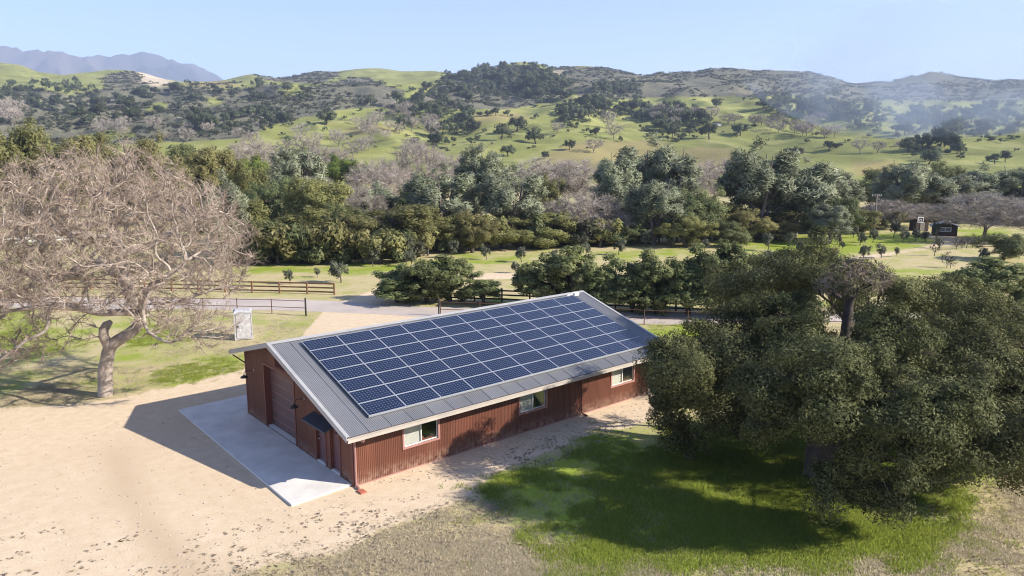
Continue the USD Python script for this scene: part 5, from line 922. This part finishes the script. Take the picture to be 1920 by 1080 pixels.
far_fence(np.arange(640, 725, 12), 195, 'pale blue white board fence below the bright green row of trees', M['white_paint'])
far_fence(np.arange(436, 520, 12), 118, 'white board fence glimpsed above the olive oaks right of the bare oak', M['white_paint'])
far_fence(np.arange(0, 130, 14), 118, 'white board fence glimpsed behind the left side of the bare oak crown', M['white_paint'])
# portable toilet on the lawn
tb = at(458, 634); to = thing('portable_toilet', 'white portable toilet cabin standing on the lawn by the drive', 'toilet', tb, YAW + 0.35, (1.0, 1.0, 0.86))
w2 = 0.54; mb = MB().box((-w2, -w2, 0.10), (w2, w2, 2.02)); obj('cabin', mb.mesh(), M['plastic_white'], to)
obj('skid', MB().box((-w2 - .02, -w2 - .02, 0), (w2 + .02, -w2 + .12, .1)).box((-w2 - .02, w2 - .12, 0), (w2 + .02, w2 + .02, .1)).box((-w2, -w2 + .12, .06), (w2, w2 - .12, .1)).mesh(), M['plastic_white'], to)
rf = trimesh.creation.box((1.14, 1.14, 0.10)); rf.apply_translation((0, 0, 2.07)); rf2 = trimesh.convex.convex_hull(np.array([(x * .5, y * .5, 2.12) for x in (-1.08, 1.08) for y in (-1.08, 1.08)] + [(x * .32, y * .5, 2.24) for x in (-1, 1) for y in (-.9, .9)])); obj('roof', trimesh.util.concatenate([rf, rf2]), M['plastic_white'], to)
d = obj('door', MB().box((-w2 - .03, -.42, .16), (-w2 - .002, .42, 1.94)).mesh(), M['plastic_white'], to)
obj('door_rib', MB().box((-w2 - .045, -.30, 1.1), (-w2 - .031, .30, 1.14)).box((-w2 - .045, -.30, .7), (-w2 - .031, .30, .74)).box((-w2 - .045, -.05, .74), (-w2 - .031, .05, 1.1)).mesh(), M['plastic_white'], to)
obj('handle', MB().box((-w2 - .07, .30, 1.0), (-w2 - .031, .36, 1.14)).mesh(), M['black_metal'], to)
for y in (-.54, .5): obj('corner_rib', MB().box((-w2 - .02, y, .1), (-w2 - .002, y + .06, 2.02)).mesh(), M['plastic_white'], to)
for z in (1.75, 1.85): obj('vent_slot', MB().box((-.3, -w2 - .012, z), (.3, -w2 - .002, z + .05)).mesh(), M['black_metal'], to)
# utility pole
ub = at(1638, 438); uh = (438 - 364) * ((ub - EYE) @ FW) / F; u = thing('utility_pole', 'tall weathered utility pole with a crossarm beside the leafless oaks', 'pole', ub)
obj('shaft', MB().tube([V(0, 0, 0), V(0, 0, uh)], [0.16, 0.11], 8).mesh(), M['pole_wood'], u); obj('crossarm', MB().slab(-RT * 0.75 + V(0, 0, uh - 0.35), RT * 1.5, LF * 0.12, V(0, 0, 0.14)).mesh(), M['pole_wood'], u)
for x in (-.65, -.3, .3, .65): obj('insulator', trimesh.creation.cylinder(0.05, 0.16).apply_translation(RT * x + V(0, 0, uh - 0.12)), M['white_paint'], u)
# little cabin
cb = at(1770, 440.5); cs = ((cb - EYE) @ FW) / F; ca = thing('cabin', 'small dark timber cabin with a low gable roof at the end of the track', 'cabin', cb, math.atan2(-FH[1], -FH[0]) - 0.45)
cw2, cd2, ch1, ch2 = 1.55, 1.5, 1.45, 2.05                                   # local +x faces the viewer
mb = MB(); v = [(x, y, z) for x in (-cd2, cd2) for y, z in ((-cw2, 0), (cw2, 0), (cw2, ch1), (0, ch2), (-cw2, ch1))]
mb.add(v, [[5, 6, 7, 9], [0, 4, 2, 1]]); mb.add(v, [[9, 7, 8], [4, 3, 2]]); mb.add(v, [[0, 5, 9, 4], [1, 2, 7, 6]]); obj('wall', mb.mesh(), M['dark_wood'], ca)
for s in (-1, 1): obj('roof', MB().slab((-cd2 - .35, 0, ch2 + .02), (2 * cd2 + .9, 0, 0), (0, s * (cw2 + .45), -(ch2 - ch1) * (cw2 + .45) / cw2), (0, 0, 0.07)).mesh(), M['roof_metal'], ca)
wn = holder('window', parent=ca); obj('frame', MB().box((cd2 + .002, -.75, .62), (cd2 + .03, .75, .70)).box((cd2 + .002, -.75, 1.22), (cd2 + .03, .75, 1.30)).box((cd2 + .002, -.75, .70), (cd2 + .03, -.68, 1.22)).box((cd2 + .002, .68, .70), (cd2 + .03, .75, 1.22)).box((cd2 + .002, -.03, .70), (cd2 + .03, .03, 1.22)).mesh(), M['white_paint'], wn)
for a, b in ((-.68, -.03), (.03, .68)): obj('pane', MB().box((cd2 + .004, a, .70), (cd2 + .012, b, 1.22)).mesh(), M['leaf_glass'] if 'leaf_glass' in M else M['backsheet'], wn)
wp = at(1782, 441.5); wpo = thing('firewood_stack', 'small stack of split firewood against the cabin corner', 'firewood', wp)
for q in range(7): obj('log', MB().tube([V(q % 3 * .22, 0, .12 + q // 3 * .2), V(q % 3 * .22 + .1, .5, .12 + q // 3 * .2)], .10, 6).mesh(), M['fence_wood'], wpo)
# basketball hoop and dark shed behind it
hb = at(1712, 439); ho = thing('basketball_hoop', 'basketball hoop on a black post beside the gravel pad', 'basketball hoop', hb, math.atan2(-FH[1], -FH[0]) + 0.2); hz = 1.75
obj('post', MB().tube([V(0, 0, 0), V(0, 0, hz + .2)], .07, 8).mesh(), M['black_metal'], ho); obj('arm', MB().tube([V(0, 0, hz + .2), V(.5, .55, hz + .3)], .05, 6).mesh(), M['black_metal'], ho)
mb = MB(); c = .55
mb.box((c, .1, hz), (c + .03, 1.1, hz + .10)).box((c, .1, hz + .78), (c + .03, 1.1, hz + .88)).box((c, .1, hz + .10), (c + .03, .2, hz + .78)).box((c, 1.0, hz + .10), (c + .03, 1.1, hz + .78)).box((c, .40, hz + .2), (c + .03, .80, hz + .26)).box((c, .40, hz + .5), (c + .03, .80, hz + .56)).box((c, .40, hz + .26), (c + .03, .46, hz + .5)).box((c, .74, hz + .26), (c + .03, .80, hz + .5)); obj('backboard', mb.mesh(), M['white_paint'], ho)
obj('board_face', MB().box((c + .006, .2, hz + .1), (c + .02, 1.0, hz + .78)).mesh(), M['black_metal'], ho)
tr_ = trimesh.creation.torus(0.23, 0.02, major_sections=16, minor_sections=6); tr_.apply_translation((c + .28, .6, hz + .2)); obj('rim', tr_, M['rusty_pipe'], ho)
sb_ = at(1722, 432); sh = thing('shed', 'dark weathered shed behind the basketball hoop', 'shed', sb_, math.atan2(-FH[1], -FH[0])); obj('wall', MB().box((-1.0, -1.0, 0), (1.0, 1.0, 1.6)).mesh(), M['dark_wood'], sh); obj('roof', MB().slab((-1.2, -1.2, 1.62), (2.4, 0, .2), (0, 2.4, 0), (0, 0, .08)).mesh(), M['dark_wood'], sh); obj('door', MB().box((1.002, -.35, 0), (1.03, .35, 1.4)).mesh(), M['pole_wood'], sh)
# far houses
hs = hit(1546, 207); ho2 = thing('farmhouse', 'small white farmhouse among dark trees on the high meadow', 'house', hs, math.atan2(-FH[1], -FH[0]))
obj('wall', MB().box((-4, -5, -1), (4, 5, 3.2)).mesh(), M['white_paint'], ho2); mb = MB()
for s in (-1, 1): mb.slab((0, -5.5, 5.2), (s * 4.8, 0, -2.1), (0, 11, 0), (0, 0, .25))
obj('roof', mb.mesh(), M['soffit'], ho2)
for y in (-3, 0, 3): obj('window', MB().box((4.01, y - .6, 1), (4.06, y + .6, 2.4)).mesh(), M['backsheet'], ho2)
for px, py, l in ((1345, 236, 'tiny white shed at the edge of the bright meadow'), (1243, 237, 'tiny reddish barn in the trees between the meadows')):
    q = hit(px, py); o = thing('field_shed', l, 'shed', q, math.atan2(-FH[1], -FH[0]) + .3); obj('wall', MB().box((-2, -2.5, -.5), (2, 2.5, 2.2)).mesh(), M['white_paint' if px == 1345 else 'rust_trim'], o); mb = MB()
    for s in (-1, 1): mb.slab((0, -2.8, 3.2), (s * 2.4, 0, -1.1), (0, 5.6, 0), (0, 0, .15))
    obj('roof', mb.mesh(), M['soffit'], o)

# ---------------------------------------------------------------- grass, litter, stones
rs = np.random.default_rng(201)
def sample(poly, n):
    """points on the ground, even in the picture, inside an outline"""
    pg = Polygon(poly); x0, y0, x1, y1 = pg.bounds; out = []
    while len(out) < n:
        px, py = rs.uniform(x0, x1, n * 2), rs.uniform(y0, y1, n * 2); k = contains_xy(pg, px, py); out += list(zip(px[k], py[k]))
    return np.array([at(a, b) for a, b in out[:n]])
def tuft(seed, nb, h, spread, mat, par):
    g = np.random.default_rng(seed); base = g.normal(0, spread, (nb, 3)) * V(1, 1, 0); d = unit(g.normal(0, .45, (nb, 3)) + V(0, 0, 1)); v, f = spikes(base, d, h * g.uniform(.5, 1.3, nb), 0.007, 0.5, g); return leafmesh('tuft', (v, f, unit(g.normal(0, .3, v.shape) + V(0, 0, 1))), mat, par)
FOOT = Polygon([(-2.6, -0.1), (BL + .2, -0.1), (BL + .2, BW + 3), (-2.6, BW + 3)])
def field(name, polys, counts, mat, h, nb, label, cat, spread=0.09, seed=0, smin=.7, smax=1.5, cut=0.40):
    p = np.vstack([sample(q, c) for q, c in zip(polys, counts)]); p[:, :2] += rs.normal(0, 0.7, (len(p), 2)) * (rs.random((len(p), 1)) < .4); dens = 0.5 * fbm(np.stack([p[:, 0] * .9, p[:, 1] * .9, 0 * p[:, 0]], 1), seed, 3) + 0.5 * fbm(np.stack([p[:, 0] * .28, p[:, 1] * .28, 0 * p[:, 0]], 1), seed + 5, 2); p = p[dens + 0.18 * (rs.random(len(p)) - .5) > cut]; p = p[~contains_xy(FOOT, p[:, 0], p[:, 1])]
    pi = UsdGeom.PointInstancer.Define(stage, '/World/' + name); pr = [tuft(seed + 1 + q, nb, h, spread, mat, '/World/' + name) for q in range(3)]; n = len(p); s = rs.uniform(smin, smax, n)
    scatter(pi, pr, p, rs.uniform(0, 6.28, n), np.stack([s, s, s * rs.uniform(.7, 1.2, n)], 1), rs.integers(0, 3, n)); tag(pi.GetPrim(), label, cat, kind='stuff')
field('green_grass', GREEN[:2] + GREEN[5:8], [30000, 900, 1500, 500, 700], M['blade_green'], 0.10, 16, 'short bright green grass around the oaks and on the lawn', 'grass', seed=301, cut=0.42)
field('dry_grass', [[(380, 1090), (640, 1040), (760, 985), (900, 930), (960, 985), (960, 1040), (1060, 1050), (1060, 1100)], [(1040, 1050), (1540, 1060), (1800, 1000), (1930, 930), (1930, 1100), (1040, 1100)], [(0, 690), (330, 690), (440, 690), (230, 745), (0, 764)], [(330, 590), (590, 596), (566, 632), (470, 680), (300, 690)], [(1880, 930), (1880, 880), (1935, 880), (1935, 960)], GREEN[0], [(905, 915), (960, 985), (960, 1040), (1060, 1060), (1300, 1040), (1300, 1095), (900, 1095)]], [3600, 4200, 2200, 1600, 500, 2000, 3000], M['blade_dry'], 0.07, 12, 'dry straw coloured grass at the edge of the yard and lawn', 'grass', seed=321, cut=0.45)
lt = UsdGeom.PointInstancer.Define(stage, '/World/leaf_litter'); pr = []
for q in range(3):
    g = np.random.default_rng(340 + q); lv = leaves(g, g.normal(0, .10, (5, 3)) * V(1, 1, .05) + V(0, 0, .012), np.full((5, 1), .05) * V(1, 1, .2), 26, .055, up=.8); pr.append(leafmesh('litter', (lv[0], lv[1], unit(g.normal(0, .25, lv[0].shape) + V(0, 0, 1))), M['litter'], '/World/leaf_litter'))
p = np.vstack([sample(q, c) for q, c in (([(420, 1090), (700, 1000), (900, 925), (960, 960), (1100, 1050), (1400, 1060), (1400, 1100)], 420), ([(1300, 850), (1900, 860), (1930, 1090), (1700, 1060), (1640, 990)], 420), ([(560, 960), (900, 915), (880, 940), (640, 1040), (400, 1080), (300, 1020)], 70), ([(0, 1000), (300, 980), (420, 1080), (0, 1090)], 20), ([(900, 860), (1220, 770), (1230, 800), (960, 890)], 60))]); p = p[~contains_xy(FOOT, p[:, 0], p[:, 1])]
n = len(p); s = rs.uniform(.5, 1.5, n); scatter(lt, pr, p, rs.uniform(0, 6.28, n), np.stack([s, s, s], 1), rs.integers(0, 3, n)); tag(lt.GetPrim(), 'fallen leaves and twigs over the ground by the oaks and the yard edge', 'leaf litter', kind='stuff')
sp_ = UsdGeom.PointInstancer.Define(stage, '/World/gravel_stones'); pr = []
for q in range(3):
    t = trimesh.creation.icosphere(1, 0.05); t.vertices *= 1 + np.random.default_rng(350 + q).normal(0, .16, (len(t.vertices), 1)); t.vertices *= V(1, .8, .55); pr.append(obj('stone', t, M['stone'], '/World/gravel_stones'))
p = np.vstack([sample(q, c) for q, c in (([(0, 780), (330, 775), (545, 952), (640, 930), (900, 905), (700, 1000), (420, 1085), (0, 1085)], 600), ([(680, 910), (1220, 745), (1225, 800), (920, 900)], 700))]); p = p[~contains_xy(FOOT, p[:, 0], p[:, 1])]
n = len(p); s = rs.uniform(.25, 1.0, n) ** 1.5; scatter(sp_, pr, p, rs.uniform(0, 6.28, n), np.stack([s, s, s], 1), rs.integers(0, 3, n)); tag(sp_.GetPrim(), 'small stones lying on the dirt yard', 'gravel', kind='stuff')

# ---------------------------------------------------------------- air and smoke
hz_m = usdkit.material(stage, '/World/Looks/air', {'v': ('principled_volume', {'color': (0.64, 0.76, 1.0), 'density': 0.00012, 'anisotropy': 0.1})}, volume='v.volume')
hzb = obj('haze', MB().box((-13000, -13000, -30), (13000, 13000, 1330)).mesh(), hz_m); tag(hzb, 'thin blue haze in the air', kind='stuff')

sm_m = usdkit.material(stage, '/World/Looks/smoke', {'g': ('geometry', {}), 'mp': ('mapping', {'scale': (0.012, 0.012, 0.02)}), 'n': ('noise_texture', {'scale': 1.0, 'detail': 4.0, 'roughness': 0.6, 'distortion': 0.6}), 'r': ('map_range', {'from_min': 0.42, 'from_max': 0.75, 'to_max': 0.0062, 'clamp': True}), 'v': ('principled_volume', {'color': (0.66, 0.80, 1.0)})},
    [('g.position', 'mp.vector'), ('mp.vector', 'n.vector'), ('n.fac', 'r.value'), ('r.result', 'v.density')], volume='v.volume')
sc_ = hit(1720, 262); ell = trimesh.creation.icosphere(3, 1.0); ell.vertices *= V(170, 130, 48); ell.vertices *= 1 + 0.25 * (fbm(ell.vertices / 45, 5, 2)[:, None] - .5); ell.apply_translation(sc_ + V(0, 0, 46) + RT * 20)
tag(obj('smoke', ell, sm_m), 'thin blue smoke drifting over the wood at the right', kind='stuff')
